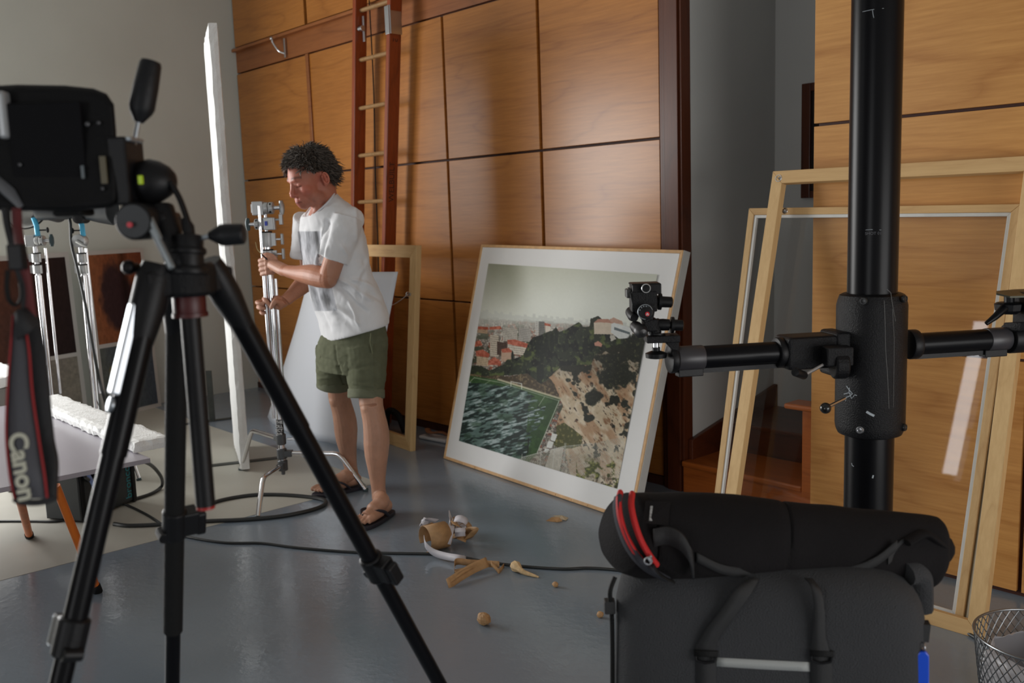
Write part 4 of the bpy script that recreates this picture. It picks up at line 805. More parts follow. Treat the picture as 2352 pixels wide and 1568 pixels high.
for x,y in ((1984,691),(2082,686),(1976,987),(2074,981)):
    p=oncyl(x,y,rr) if x<2070 else oncyl(2076,y,rr); d=outw(p); f=MB(); f.cyl(p-d*.003,p+d*.004,.0085,16,bev=.0015); f.ring(p+d*.004,d,.006,.0015,16,6); f.build('bolt',M('bolt_black',(.03,.03,.03),.3,.5) if y<800 or x>2050 else METAL,sl,smooth=True)
def chalk(pts,r,wd,par,nm='scratch',mat=None):
    P=[oncyl(x,y,r) for x,y in pts]; f=MB(); A=[];Bb=[]
    for i,p in enumerate(P):
        t=nrm(P[min(i+1,len(P)-1)]-P[max(i-1,0)]); s=nrm(np.cross(t,outw(p))); A.append(p-s*wd/2); Bb.append(p+s*wd/2)
    f.strip(A,Bb); f.build(nm,mat or CHALK,par,solid=.0002)
SCR=M('worn_metal_scratch',(.10,.10,.095),.5)
chalk([(1981,27),(1990,25),(2004,22),(2030,19)],.0525,.0008,ss); chalk([(2004,23),(2005,32),(2007,41)],.0525,.0009,ss)
chalk([(1988,528),(2000,527),(2024,528)],.0525,.0007,ss); 
text('chalk_lettering','SHOT 01',oncyl(2006,536,.0525)-0*UP,nrm(np.cross(UP,outw(oncyl(2008,536,.0525)))),UP,.0085,M('faint_chalk',(.10,.10,.11),.8),ss,ext=.0001)
for pts,wd in (([(1944,886),(1951,896),(1958,904),(1952,909),(1944,912),(1942,920)],.0018),([(1951,890),(1950,900),(1956,915),(1962,908)],.0015),([(1938,905),(1948,902),(1968,908)],.0015),([(1990,945),(1998,950),(2008,955)],.005)): chalk(pts,rr,wd,sl)
for pts,wd in (([(2031,690),(2033,740),(2034,800),(2039,870),(2042,938)],.0007),([(2050,710),(2054,780),(2053,860),(2052,935)],.0007),([(2037,664),(2046,672),(2050,700),(2057,738)],.0007),([(1960,866),(1966,862)],.0008)): chalk(pts,rr,wd,sl,mat=SCR)
chalk([(1956,1063),(1957,1068),(1961,1071)],.0525,.0015,ss); chalk([(2006,1091),(2004,1098)],.0525,.003,ss)
# base on castors hidden behind the bag
f=MB(); f.cyl(SC+[0,0,.04],SC+[0,0,.16],.085,32,bev=.01); bs=f.build('base_socket',BLACKW,ss,smooth=True)
for a in (62,180,-62):
    d=HF*-math.cos(math.radians(a))+HX*math.sin(math.radians(a)); f=MB(); f.obox(SC+d*.26+[0,0,.085],d,np.cross(UP,d),UP,.22,.035,.03); lg=f.build('base_foot',BLACKW,ss,bevel=.006)
    f=MB(); f.cyl(SC+d*.46+[0,0,.03]-np.cross(UP,d)*.012,SC+d*.46+[0,0,.03]+np.cross(UP,d)*.012,.03,20,bev=.003); f.build('castor_wheel',BLACKR,lg,smooth=True)
# cross arm: horizontal, passing just behind the sleeve
AZ=dp(2001,798,2.07)[2]
aL=dp(1550,822,2.02); aL[2]=AZ; aR=dp(2352,775,2.14); 
aL=fl(1548,824,AZ); aR=fl(2330,776,AZ); AD=nrm((aR-aL)*[1,1,0]); AN=nrm(np.cross(AD,UP)); AN=AN if AN@HF>0 else -AN
def onarm(px,off=0.): # point on arm axis at pixel column
    lo,hi=-1.,2.
    for _ in range(50):
        m=(lo+hi)/2; p=aL+AD*m
        if pr(p)[0]<px: lo=m
        else: hi=m
    return aL+AD*lo
ar=.0265
f=MB(); f.cyl(onarm(2085),onarm(2290),ar-.002,32); am2=f.build('cross_arm',BLACKS,ss,smooth=True); f=MB(); f.cyl(onarm(1560),onarm(1800),ar-.002,32); am=f.build('cross_arm',BLACKS,ss,smooth=True)
ESM=M('dark_grey_sleeve',(.035,.033,.037),.4,bump=.05)
for a,b,m_ in ((1553,1614,am),(2264,2312,am2)): f=MB(); f.cyl(onarm(a),onarm(b),ar,32,bev=.002); f.build('end_sleeve',ESM,m_,smooth=True)
for a,b,r,m_ in ((1536,1552,ar+.004,am),(2314,2370,ar+.008,am2)): f=MB(); f.cyl(onarm(a),onarm(b),r,36,bev=.003); f.build('end_cap',BLACKP,m_,smooth=True)
for a,b,m_ in ((1600,1800,am),(2100,2290,am2)): f=MB(); f.obox((onarm(a)+onarm(b))/2-UP*(ar+.002),AD,AN,UP,np.linalg.norm(onarm(b)-onarm(a))/2,.006,.005); f.build('gear_rack',BLACKP,m_)
for a,m_ in ((1583,am),(2282,am2)): f=MB(); f.obox(onarm(a)-UP*(ar+.004),AD,AN,UP,.028,.012,.0085); f.build('rack_stop',BLACKP,m_,bevel=.002)
f=MB(); c=(onarm(1795)+onarm(1922))/2; hl=np.linalg.norm(onarm(1922)-onarm(1795))/2; f.obox(c,AD,AN,UP,hl,.036,.036); f.obox(onarm(1918)-UP*.008,AD,AN,UP,.018,.04,.05); f.build('arm_clamp_housing',BLACKW,ss,bevel=.008,seg=3)
for a,b in ((1781,1798),(2084,2106)): f=MB(); f.cyl(onarm(a),onarm(b),.0335,32,bev=.004); f.build('clamp_ring',BLACKP,ss,smooth=True)
c=dp(1912,838,2.0); f=MB(); f.cyl(c,c+HX*.03,.03,24,bev=.004); f.obox(c+HX*.01+UP*.02,HX,HF,UP,.028,.02,.02); f.build('gear_box',BLACKW,ss,bevel=.004)
p0,p1,p2=dp(1890,838,1.99),dp(1847,862,1.97),dp(1826,854,1.93)
f=MB(); f.tube([p0,p1],.0035,8); cr=f.build('crank_arm',METAL,ss,smooth=True); f=MB(); f.cyl(p1,p2,.009,16,bev=.002); f.build('crank_grip',BLACKP,cr,smooth=True)
p0,p1=dp(1940,915,2.0),dp(1896,937,1.96); f=MB(); f.tube([p0,p1],.0038,8); cr=f.build('lock_lever',METAL,ss,smooth=True); f=MB(); f.ball(p1,.0118,20); f.build('ball_knob',M('glossy_black_ball',(.01,.01,.01),.12),cr,smooth='all')
# geared camera head on the arm's left end
def D(px,py,off=0.): return dp(px,py,2.0+off)
gh=thing('geared_camera_head','black geared camera head with three knobs mounted on left end of cross arm','camera head',D(1507,790))
q=nrm(HX); mm=lambda px:px*2.0/FPX
f=MB(); f.obox(D(1482,662),q,HF,UP,mm(33),.026,mm(12)); f.obox(D(1480,651),q,HF,UP,mm(33),.026,mm(2.5)); f.obox(D(1505,657),q,HF,UP,mm(10),.026,mm(6)); f.build('plate_clamp',BLACKP,gh,bevel=.002)
f=MB(); f.cyl(D(1484,662,-.040),D(1484,662,-.026),mm(9.5),24,bev=.001); k=f.build('bubble_level',BLACKP,gh,smooth=True); f=MB(); f.ring(D(1484,662,-.041),HF,mm(9.5),.0011,28,6); f.build('silver_ring',METAL,k,smooth=True)
f=MB(); f.cyl(D(1441,672),D(1446,672),.012,16); f.obox(D(1443,673),q,HF,UP,mm(6),.016,mm(10)); f.build('plate_lever',M('dark_grey_lever',(.05,.05,.048),.5),gh,bevel=.004)
f=MB(); f.add([*[D(x,y,-.024) for x,y in ((1446,672),(1506,672),(1507,700),(1500,735),(1480,742),(1462,720),(1452,700))],*[D(x,y,.024) for x,y in ((1446,672),(1506,672),(1507,700),(1500,735),(1480,742),(1462,720),(1452,700))]],[tuple(range(7)),tuple(range(13,6,-1))]+[(i,(i+1)%7,7+(i+1)%7,7+i) for i in range(7)]); f.obox(D(1477,690),q,HF,UP,mm(29),.024,mm(24)); f.build('tilt_body',BLACKW,gh,bevel=.003)
f=MB(); f.cyl(D(1482,716,-.036),D(1482,716,.03),mm(17.5),32,bev=.002); g=f.build('tilt_dial',BLACKP,gh,smooth=True); f=MB(); f.ring(D(1482,716,-.0365),HF,mm(16.5),.0008,36,6); f.build('dial_ring',GREYM,g,smooth=True)
f=MB(); f.cyl(D(1487,721,-.038),D(1487,721,-.0365),mm(5),20); g2=f.build('red_badge',M('red_badge',srgb(205,30,45),.4),g,smooth=True)
f=MB(); 
for dx,dy in ((-3,4),(0,4.4),(3,4)): f.tube([D(1487+dx*.25,719,-.0385),D(1487+dx,721+dy*.8,-.0385)],.0005,6)
f.build('badge_mark',WHITEP,g2)
f=MB(); 
for a in (200,230,255,280,300): x,y=1482+13*math.cos(math.radians(a)),716+13*math.sin(math.radians(a)); f.obox(D(x,y,-.0365),q,HF,UP,.0008,.0006,.0012)
f.build('dial_ticks',GREYM,g)
def hk_(a,b,prof):
    a=np.array(a);b=np.array(b); L=np.linalg.norm(b-a); f=MB(); f.lathe(a,b-a,[(L*t,mm(r)) for t,r in prof],28); return f
hk_(D(1500,692),D(1545,694),[(0,.1),(0,13),(.20,15),(.22,9),(.26,9),(.27,19),(.42,19),(.43,13),(.94,12.5),(1,8),(1,.1)]).build('tilt_knob',BLACKP,gh,smooth=True)
hk_(D(1510,745),D(1570,747),[(0,.1),(0,13),(.2,14),(.45,13),(.46,8),(.5,8),(.51,19),(.62,19),(.63,13),(.96,12.5),(1,8),(1,.1)]).build('pan_knob',BLACKP,gh,smooth=True)
hk_(D(1457,730,-.01),D(1449,716,.03),[(0,.1),(0,9),(.3,13),(1,13),(1,.1)]).build('lean_disc',BLACKP,gh,smooth=True)
hk_(D(1458,748,.01),D(1474,762,-.03),[(0,.1),(0,12),(.25,14),(.5,13),(.8,16),(1,15),(1.2,9),(1.25,.1)]).build('lean_knob',M('black_soft_knob',(.014,.014,.015),.4),gh,smooth=True)
f=MB(); f.cyl(D(1500,732),D(1505,768),mm(15),28,bev=.003); f.obox(D(1492,745),q,HF,UP,mm(16),.02,mm(14)); f.build('pan_body',BLACKW,gh,bevel=.003)
f=MB(); f.cyl(D(1508,766),D(1508,770),mm(20),32); f.build('pan_base',BLACKP,gh,smooth=True)
f=MB(); f.obox(D(1520,776),q,HF,UP,mm(38),.026,mm(8)); f.add([*[D(x,y,-.018) for x,y in ((1524,783),(1560,783),(1560,815),(1548,808))],*[D(x,y,.018) for x,y in ((1524,783),(1560,783),(1560,815),(1548,808))]],[(0,1,2,3),(7,6,5,4),(0,4,5,1),(1,5,6,2),(2,6,7,3),(3,7,4,0)]); f.build('mount_bracket',BLACKW,gh,bevel=.002)
f=MB(); f.cyl(D(1507,784),D(1507,800),mm(6.5),16); f.build('screw_shaft',METAL,gh,smooth=True)
f=MB(); f.lathe(D(1507,797),-UP,[(0,.001),(0,mm(9)),(mm(8),mm(9)),(mm(10),mm(15)),(mm(14),mm(25)),(mm(24),mm(24)),(mm(26),mm(15)),(mm(26),.001)],28); f.build('hand_wheel',BLACKP,gh,smooth=True)
# small head on the right end
def E_(px,py,off=0.): return dp(px,py,2.13+off)
rh=thing('small_camera_head','black tripod head with metal top plate and lever on right end of cross arm','camera head',E_(2345,760))
f=MB(); f.add([E_(2288,673,-.03),E_(2320,680,-.05),E_(2390,678,-.05),E_(2390,662,.05),E_(2330,664,.04),E_(2288,668,.0),E_(2288,677,-.03),E_(2320,684,-.05),E_(2390,682,-.05),E_(2390,666,.05),E_(2330,668,.04),E_(2288,672,.0)],[tuple(range(6)),tuple(range(11,5,-1))]+[(i,(i+1)%6,6+(i+1)%6,6+i) for i in range(6)]); f.build('top_plate',M('worn_dark_plate',(.05,.05,.035),.4,.5),rh)
f=MB(); f.cyl(E_(2318,676),E_(2318,705),.011,16); f.build('post',BLACKP,rh,smooth=True)
f=MB(); f.lathe(E_(2316,702),UP,[(-.018,.001),(-.018,.02),(-.01,.028),(.004,.03),(.008,.024),(.008,.001)],9); f.build('wing_knob',BLACKP,rh)
f=MB(); f.tube([E_(2306,708,-.02),E_(2285,728,-.03),E_(2265,743,-.03)],[.010,.0075,.005],12); f.build('lever',BLACKS,rh,smooth=True)
f=MB(); f.obox(E_(2362,715),q,HF,UP,.02,.03,.045); f.cyl(E_(2345,712),E_(2370,712),.02,20); f.cyl(E_(2362,762),E_(2362,740),.05,28); f.build('head_body',BLACKW,rh,bevel=.003)
# ---------------- foreground tripod with camera ----------------
AP=dp(432,660,1.15); TPB=np.array([AP[0],AP[1],0.])
tp_=thing('camera_tripod','large black camera tripod in the left foreground with red-banded centre column','tripod',TPB)
def legfoot(a,b,lo,hi,rr=.62):
    # foot on the floor, near radius rr, whose leg runs along the line a-b in the photo
    best=None; want=(b[0]-a[0])/(b[1]-a[1])
    for r_ in np.linspace(rr-.14,rr+.16,16):
        for k in range(160):
            th=math.radians(lo+(hi-lo)*k/159); D_=HX*math.cos(th)+HF*math.sin(th); F_=TPB+r_*D_; J_=AP+.042*D_+UP*.010; e=0
            for t_ in (.12,.3,.48):
                mid=J_+(F_-J_)*t_
                if depth(mid)<.2: e+=999; continue
                p=pr(mid); e+=abs(p[0]-(a[0]+want*(p[1]-a[1])))
            if best is None or e<best[0]: best=(e,th,F_,J_)
    return best
legs=[legfoot((499,660),(1010,1560),-60,60,.60),legfoot((355,640),(140,1560),205,260,.52),legfoot((406,800),(396,1560),60,150,.60)]
print('legs',[(round(l[0],1),round(math.degrees(l[1]))) for l in legs])
def tripod_leg(F_,J_,l1,l2,rad,lockside):
    d=nrm(F_-J_); L_=np.linalg.norm(F_-J_); x=nrm(np.cross(d,UP)); y=nrm(np.cross(x,d))
    f=MB(); f.cyl(J_+d*.05,J_+d*l1*L_,rad,28); lg=f.build('leg',BLACKR if l1>.3 else BLACKS,tp_,smooth=True)
    f=MB(); f.cyl(J_+d*(l1*L_-.01),J_+d*l2*L_,rad*.90,24); f.build('middle_section',BLACKS,lg,smooth=True)
    f=MB(); f.cyl(J_+d*(l2*L_-.01),J_+d*(L_-.03),rad*.80,24); f.build('lower_section',BLACKS,lg,smooth=True)
    f=MB(); f.cyl(J_+d*(L_-.04),J_+d*L_,rad*.8,20,bev=.004); f.build('rubber_foot',BLACKR,lg,smooth=True)
    for l in (l2,):
        f=MB(); c=J_+d*(l*L_); f.cyl(c-d*.032,c+d*.014,rad+.003,24,bev=.003); f.obox(c+x*lockside*(rad+.006)-d*.01,x,d,y,.012,.018,.013); f.build('lock_collar',BLACKP,lg,bevel=.002)
        f=MB(); f.obox(c+x*lockside*(rad+.022)-d*.005,x,d,y,.007,.018,.010); f.build('lever_clamp',GREYM if l1>.05 and rad==.0153 else BLACKP,lg,bevel=.003)
        f=MB(); f.cyl(c-x*lockside*(rad+.002)+d*.006-y*.01,c-x*lockside*(rad+.002)+d*.006+y*.012,.008,14); f.build('clamp_bolt',BLACKP,lg,bevel=.001)
    # shoulder casting
    f=MB(); f.tube([J_-d*.022,J_-d*.004,J_+d*.03,J_+d*.075],[rad*1.15,rad*1.4,rad*1.4,rad*1.04],20,fy=.9); f.build('shoulder_casting',BLACKP,lg,smooth=True)
    return lg,d,x,y
(e0,t0,F0,J0),(e1,t1,Fl1,J1),(e2,t2,Fl2,J2)=legs
def frac(F_,J_,py):
    lo,hi=0.,1.
    for _ in range(40):
        m=(lo+hi)/2; p=J_+(F_-J_)*m
        if depth(p)<.05 or pr(p)[1]>py: hi=m
        else: lo=m
    return (lo+hi)/2
f1=frac(F0,J0,985); f2=frac(F0,J0,1310); lgA,dA,xA,yA=tripod_leg(F0,J0,f1,f2,.0150,1)
f1b=frac(Fl1,J1,1045); f2b=frac(Fl1,J1,1480); lgB,dB,xB,yB=tripod_leg(Fl1,J1,f1b,f2b,.0153,1)
f1c=.3; f2c=frac(Fl2,J2,1215); lgC,dC,xC,yC=tripod_leg(Fl2,J2,.40,f2c,.0138,1)
# silver plate and edge highlights on the left leg
f=MB(); c=J1+dB*.075; yy=nrm(np.cross(dB,HX)); 
nv_=nrm(-HX*.8-HF*.6); nv_=nrm(nv_-np.dot(nv_,dB)*dB); f.obox(J1+dB*.085+nv_*.0150,dB,np.cross(nv_,dB),nv_,.055,.0105,.006); f.build('silver_plate',M('silver_badge_plate',(.66,.70,.75),.32,.5),lgB,bevel=.003)
f=MB(); f.cyl(J1+dB*.152+nv_*.013,J1+dB*.152+nv_*.019,.010,16,bev=.002); f.build('pivot_bolt',GREYM,lgB,smooth=True)
# centre casting
f=MB(); f.cyl(AP-UP*.010,AP+UP*.03,.034,28,bev=.005)
for (_,t_,_,J_) in legs: d=HX*math.cos(t_)+HF*math.sin(t_); f.obox(AP+d*.034+UP*.008,d,np.cross(UP,d),UP,.022,.018,.015)
f.build('spider_casting',BLACKW,tp_,bevel=.004)
f=MB(); f.cyl(AP-UP*.034,AP-UP*.008,.0200,28,bev=.002); f.cyl(AP-UP*.036,AP-UP*.031,.0215,28); rc=f.build('red_column_collar',M('dark_red_enamel',srgb(66,12,13),.45),tp_,smooth=True)
zc=[0,0]; base_ap=np.array([AP[0],AP[1],0.])
cb_=pr(AP-UP*.25); 
def zat2(base,py):
    lo,hi=.3,1.8
    for _ in range(40):
        m=(lo+hi)/2
        if pr(base+[0,0,m])[1]>py: lo=m
        else: hi=m
    return (lo+hi)/2
zb2_=zat2(base_ap,1160)
f=MB(); f.cyl(np.array([AP[0],AP[1],zb2_]),AP,.0122,24); f.build('centre_column',BLACKP,tp_,smooth=True)
f=MB(); f.cyl(np.array([AP[0],AP[1],zb2_-.004]),np.array([AP[0],AP[1],zb2_+.001]),.0115,24); f.build('red_end_cap',REDP,tp_,smooth=True)
f=MB(); a_=AP+HX*.0-HF*.03; f.tube([dp(315,615,1.13),dp(300,614,1.12)],.006,8); f.ball(dp(296,614,1.12),.009,10); f.build('angle_release',BLACKP,tp_,smooth=True)
# ---- pan-tilt head
def T(px,py,off=0.): return dp(px,py,1.13+off)
m2=lambda px:px*1.13/FPX
hd=thing('pan_tilt_head','black three-way tripod head with two tapered pan handles, carrying the camera on its side','tripod head',T(430,600))
f=MB(); f.cyl(T(432,622),T(430,540),m2(36),32,bev=.003); f.cyl(T(431,585),T(431,568),m2(42),32,bev=.003); f.cyl(T(432,632),T(432,612),m2(46),32,bev=.003); f.build('pan_base',BLACKP,hd,smooth=True)
f=MB(); f.tube([T(372,478,.01),T(385,520),T(400,570),T(415,600)],[m2(28),m2(27),m2(28),m2(30)],16,fy=.8); f.build('tilt_yoke',BLACKP,hd,smooth=True)
f=MB(); f.obox(T(372,570,-.035),nrm(T(395,620)-T(345,520)),HF,np.cross(nrm(T(395,620)-T(345,520)),HF),m2(52),.003,m2(9)); f.obox(T(352,518,-.035),nrm(T(372,560)-T(335,480)),HF,np.cross(nrm(T(372,560)-T(335,480)),HF),m2(36),.003,m2(8)); f.build('grey_tilt_plate',M('worn_grey_casting',(.20,.22,.23),.35,.6),hd,bevel=.003)
f=MB(); f.cyl(T(306,508,-.04),T(352,508,.03),m2(42),28,bev=.004); dsc=f.build('tilt_drum',BLACKP,hd,smooth=True)
f=MB(); d_=nrm(T(306,508,-.04)-T(352,508,.03)); f.cyl(T(306,508,-.04),T(306,508,-.04)+d_*.0015,m2(36),28); f.build('drum_face',M('dark_grey_face',(.03,.032,.035),.4,.3),dsc,smooth=True)
f=MB(); f.cyl(T(299,516,-.044),T(299,516,-.044)+d_*.003,m2(6),16); f.build('red_badge',M('red_badge_b',srgb(190,60,70),.5),dsc,smooth=True)
f=MB(); f.ball(T(350,495,.02),(m2(44),m2(40),m2(38)),18); f.obox(T(375,515,.02),HX,HF,UP,m2(28),.03,m2(28)); f.build('tilt_housing',BLACKP,hd,smooth=True,bevel=.006)
f=MB(); f.lathe(T(318,418,.01),nrm(HX),[(0,m2(40)),(m2(8),m2(47)),(m2(30),m2(52)),(m2(52),m2(46)),(m2(72),m2(34)),(m2(84),m2(20)),(m2(88),.001)],28); f.build('side_drum',BLACKP,hd,smooth=True)
f=MB(); f.tube(smoothpath([T(392,418),T(412,455),T(426,492),T(434,520),T(436,552)]),[m2(9)]*33,12,fy=.7); f.tube([T(424,500),T(432,520),T(436,545)],[m2(9),m2(15),m2(14)],12,fy=.6); f.build('curved_lever',BLACKP,hd,smooth=True)
f=MB(); f.obox(T(293,395),HX,HF,UP,m2(22),.028,m2(76)); f.build('plate_bracket',BLACKP,hd,bevel=.003)
f=MB(); f.obox(T(297,322,-.01),HX,HF,UP,m2(20),.02,m2(5)); f.build('grey_plate_edge',GREYM,hd,bevel=.002)
f=MB(); f.obox(T(323,413,-.034),HX,HF,UP,m2(5.5),.002,m2(10)); f.build('level_vial',M('lime_level',srgb(170,200,20),.3),hd,bevel=.001)
f=MB(); f.tube([T(308,332),T(319,272)],m2(5.5),12); h1=f.build('handle_rod',GREYM,hd,smooth=True)
f=MB(); d_=T(346,140)-T(318,282); L_=np.linalg.norm(d_); f.lathe(T(319,281),d_,[(0,.001),(0,m2(10)),(.16*L_,m2(25)),(.24*L_,m2(29)),(.6*L_,m2(28)),(.93*L_,m2(25)),(.985*L_,m2(22)),(L_,m2(12)),(L_,.001)],14); f.build('handle_grip',M('black_grip',(.007,.0075,.009),.5,bump=.2,bscale=90,spec=.25),h1,smooth=True)
f=MB(); f.tube([T(455,548),T(486,541)],m2(6),12); h2=f.build('handle_rod',GREYM,hd,smooth=True)
f=MB(); d_=T(562,537)-T(480,541); L_=np.linalg.norm(d_); f.lathe(T(480,541),d_,[(0,.001),(0,m2(9)),(.34*L_,m2(25)),(.5*L_,m2(26)),(.94*L_,m2(24)),(.99*L_,m2(20)),(L_,.001)],14); f.build('handle_grip',M('black_grip_b',(.007,.0075,.009),.5,bump=.2,bscale=90,spec=.25),h2,smooth=True)
# ---- camera body in portrait orientation, back towards us
cam_=thing('reflex_camera','black digital reflex camera turned on its side on the tripod head, out of focus','camera',T(130,480))
def rbox(c,ax,ay,az,hx,hy,hz,name,mat,par,bev): f=MB(); f.obox(c,ax,ay,az,hx,hy,hz); return f.build(name,mat,par,bevel=bev,seg=4)
tiltx=nrm(HX+UP*-.01)
P_=[(-70,200),(40,194),(150,196),(215,203),(245,215),(262,240),(267,300),(270,440),(268,476),(150,486),(-70,482)]
f=MB(); f.v=[];N_=len(P_); f.add([*[T(x,y,-.03) for x,y in P_],*[T(x,y,.045) for x,y in P_]],[tuple(range(N_))[::-1],tuple(range(N_,2*N_))]+[(i,(i+1)%N_,N_+(i+1)%N_,N_+i) for i in range(N_)]); f.build('body',M('camera_black',(.004,.004,.0045),.6,bump=.25,bscale=260,spec=.15),cam_,bevel=.009,seg=4)
f=MB(); f.obox(T(110,335,-.032),HX,HF,UP,m2(82),.003,m2(95)); f.build('rear_screen',M('screen_glass',(.003,.003,.004),.6,spec=.1),cam_,bevel=.002)
f=MB(); f.obox(T(190,395,-.034),HX,HF,UP,m2(3),.001,m2(14)); f.build('small_key_mark',M('pale_mark',(.10,.12,.13),.5),cam_)
f=MB(); f.obox(T(238,390,-.034),HX,HF,UP,m2(7),.001,m2(30)); f.build('amber_reflection_strip',M('amber_reflection_paint',(.06,.045,.012),.4),cam_)  # amber reflection put in as a coloured strip on the camera back
for x,y,r in ((200,285,5),(146,292,4),(108,310,4),(226,282,4),(235,433,3.5),(45,378,4)):
    f=MB(); f.cyl(T(x,y,-.031),T(x,y,-.036),m2(r),14,bev=.0006); f.build('button',M('button_%d'%x,(.045,.045,.05),.35),cam_,smooth=True)
f=MB(); f.cyl(T(110,400,.04),T(110,400,.15),.042,36,bev=.004); f.build('lens_barrel',BLACKP,cam_,smooth=True)
f=MB(); f.obox(T(10,265,-.035),HX,HF,UP,m2(12),.008,m2(52)); f.build('grey_prism_top',M('grey_hot_shoe',(.30,.31,.32),.35,.5),cam_,bevel=.004)
f=MB(); f.tube([T(-10,410,-.03),T(20,440,-.034),T(50,475,-.03)],[m2(18),m2(20),m2(10)],12,fy=.5); f.build('grey_grip_end',M('grey_dial_side',(.10,.105,.115),.5),cam_,smooth=True)
f=MB(); f.obox(T(170,488,0),HX,HF,UP,m2(34),.02,m2(9)); f.build('eyecup',BLACKR,cam_,bevel=.004)
# ---- strap : narrow webbing, then a wide pad folded over itself with lettering
STB=M('black_neoprene_strap',(.012,.012,.014),.75,bump=.3,bscale=200); STR=M('red_strap_edge',srgb(140,26,30),.7); STG=M('dark_grey_strap_face',(.055,.055,.065),.6,bump=.2,bscale=150)
def S(px,py,d=1.0): return dp(px,py,d)
stp=thing('camera_strap','wide black camera strap with red edging and white lettering hanging from the camera','strap',S(70,1140))
def band(name,L,Rr,mat,t=.003,parent=stp):
    A=smoothpath([S(*p) for p in L],6); Bq=smoothpath([S(*p) for p in Rr],6); f=MB(); f.strip(A,Bq); return f.build(name,mat,parent,solid=t,smooth='all')
band('webbing',[(4,478,1.06),(10,520,1.05),(30,600,1.04),(45,660,1.03),(52,720,1.02)],[(22,478,1.06),(26,520,1.05),(46,600,1.04),(64,660,1.03),(74,720,1.02)],STB)
band('webbing',[(28,478,1.05),(30,530,1.04),(40,600,1.0),(60,660,1.0),(58,730,1.0)],[(48,478,1.05),(52,530,1.04),(66,600,1.0),(74,660,1.0),(84,730,1.0)],M('dark_red_webbing',srgb(84,22,24),.7,bump=.2))
f=MB(); f.tube(smoothpath([S(18,620),S(16,660),S(22,690),S(38,700),S(48,680),S(46,650)]),m2(5),8,fy=.5); f.build('loose_loop',BLACKR,stp,smooth=True)
f=MB(); f.obox(S(40,590,.99),HX,HF,UP,m2(16),.006,m2(26)); f.build('buckle',BLACKP,stp,bevel=.002)
FL=[(30,724,1.0),(24,800,.99),(17,900,.98),(14,1000,.975),(22,1090,.97),(34,1145,.975)]; FR=[(52,724,1.0),(66,800,.99),(74,900,.98),(88,1000,.975),(102,1090,.97),(108,1142,.975)]
front=band('front_pad',FL,FR,STG,.005)
band('back_pad',[(34,724,1.02),(40,800,1.01),(56,900,1.0),(76,1000,1.0),(96,1090,.99),(102,1148,.98)],[(82,720,1.02),(102,800,1.01),(112,900,1.0),(122,1000,1.0),(131,1060,.99),(128,1142,.98)],STB,.006)
band('pad_top_curl',[(36,722,.99),(42,712,.99),(60,708,1.0)],[(40,780,.985),(70,760,.985),(92,740,1.0)],STB,.004)
def edge(name,P,r=1.9):
    f=MB(); f.tube(smoothpath([S(p[0],p[1],p[2]-.004) for p in P],6),m2(r),8); f.build(name,STR,stp,smooth=True)
edge('red_piping',FL); edge('red_piping',FR,2.4)
f=MB(); f.tube(smoothpath([S(34,1145,.975),S(50,1152,.975),S(80,1154,.98),(S(108,1150,.98)),S(128,1140,.98)],6),m2(7),8); f.build('fold_edge',STB,stp,smooth=True)
dT=nrm(S(66,1140,.972)-S(45,1005,.978)); nT=nrm(np.cross(S(80,1060,.972)-S(30,1060,.972),dT)); xT=dT; yT=nrm(np.cross(nT,xT)); 
if yT@HX<0: yT=-yT
zT=np.cross(xT,yT); off=-CF*.0045
LETW=M('cream_lettering',(.48,.47,.38),.6)
text('lettering','Canon',S(55,1070,.972)+off,xT,yT,.0265,LETW,front,ext=.0004,bold=.0008)
# ---------------- gray equipment bag ----------------
GBD=1.52
def G(px,py,off=0.): return dp(px,py,GBD+off)
BAG=M('charcoal_ribbed_fabric',(.030,.031,.034),.85,bump=.9,bscale=420,noise=.12,nscale=5)
WEB=M('black_nylon_webbing',(.012,.012,.013),.6,bump=.5,bscale=900,stretch=(1,1,1))
gc=fl(1760,2600) ; a0=G(1760,1340); gb=np.array([a0[0],a0[1],0.])
bx=nrm(HX*.975-HF*.22); by=np.cross(UP,bx); by=by if by@HF>0 else -by
Wb=m_=(2110-1405)*GBD/FPX/1.0; hw=Wb/2/.985; topz=G(1760,1338)[2]
bg=thing('equipment_bag','big charcoal grey fabric equipment bag with black handles in the right foreground','bag',gb+by*.2)
def rounded_body(c0,ax,ay,hx,hy,h,rc,puff,res=(36,26)):
    # superellipse cross-section, domed top, slightly bulging sides
    n,m=72,res[1]; vs=[];fs=[]
    for j in range(m+1):
        t=j/m
        if t<.72: z=h*(t/.72)*.90; s=1.0+.03*math.sin(math.pi*t/.72)
        else:
            a=(t-.72)/.28*math.pi/2; z=h*(.90+.10*math.sin(a)); s=math.cos(a)**.42 if a<math.pi/2-1e-6 else 0.0
            s=max(s,0.0)
        for k in range(n):
            a=2*math.pi*k/n; e=.30; cx=abs(math.cos(a))**e*np.sign(math.cos(a)); cy=abs(math.sin(a))**e*np.sign(math.sin(a))
            w_=.006*vnoise(np.array([[k/12.]]),np.array([[j/5.]]),5,1,1,3)[0,0]
            vs.append(c0+ax*(hx*s*cx)+ay*(hy*s*cy)*(1+.0)+UP*(z-(.05 if t>.72 else .0)*0)+ay*w_*np.sign(cy))
    fs=[(j*n+k,j*n+(k+1)%n,(j+1)*n+(k+1)%n,(j+1)*n+k) for j in range(m) for k in range(n)]
    f=MB(); f.add(vs,fs); return f
cB_=gb+by*.19
cB_=gb+by*.145; f=rounded_body(cB_,bx,by,hw,.145,topz+.012,.1,.01); f.build('bag_body',BAG,bg,smooth='all',merge=True)
def BF(px,py,off=-.003):   # point on the bag's front plane
    v=ray(px,py); n_=by; t=np.dot(gb-CAMP,n_)/np.dot(v,n_); return CAMP+v*t+by*off
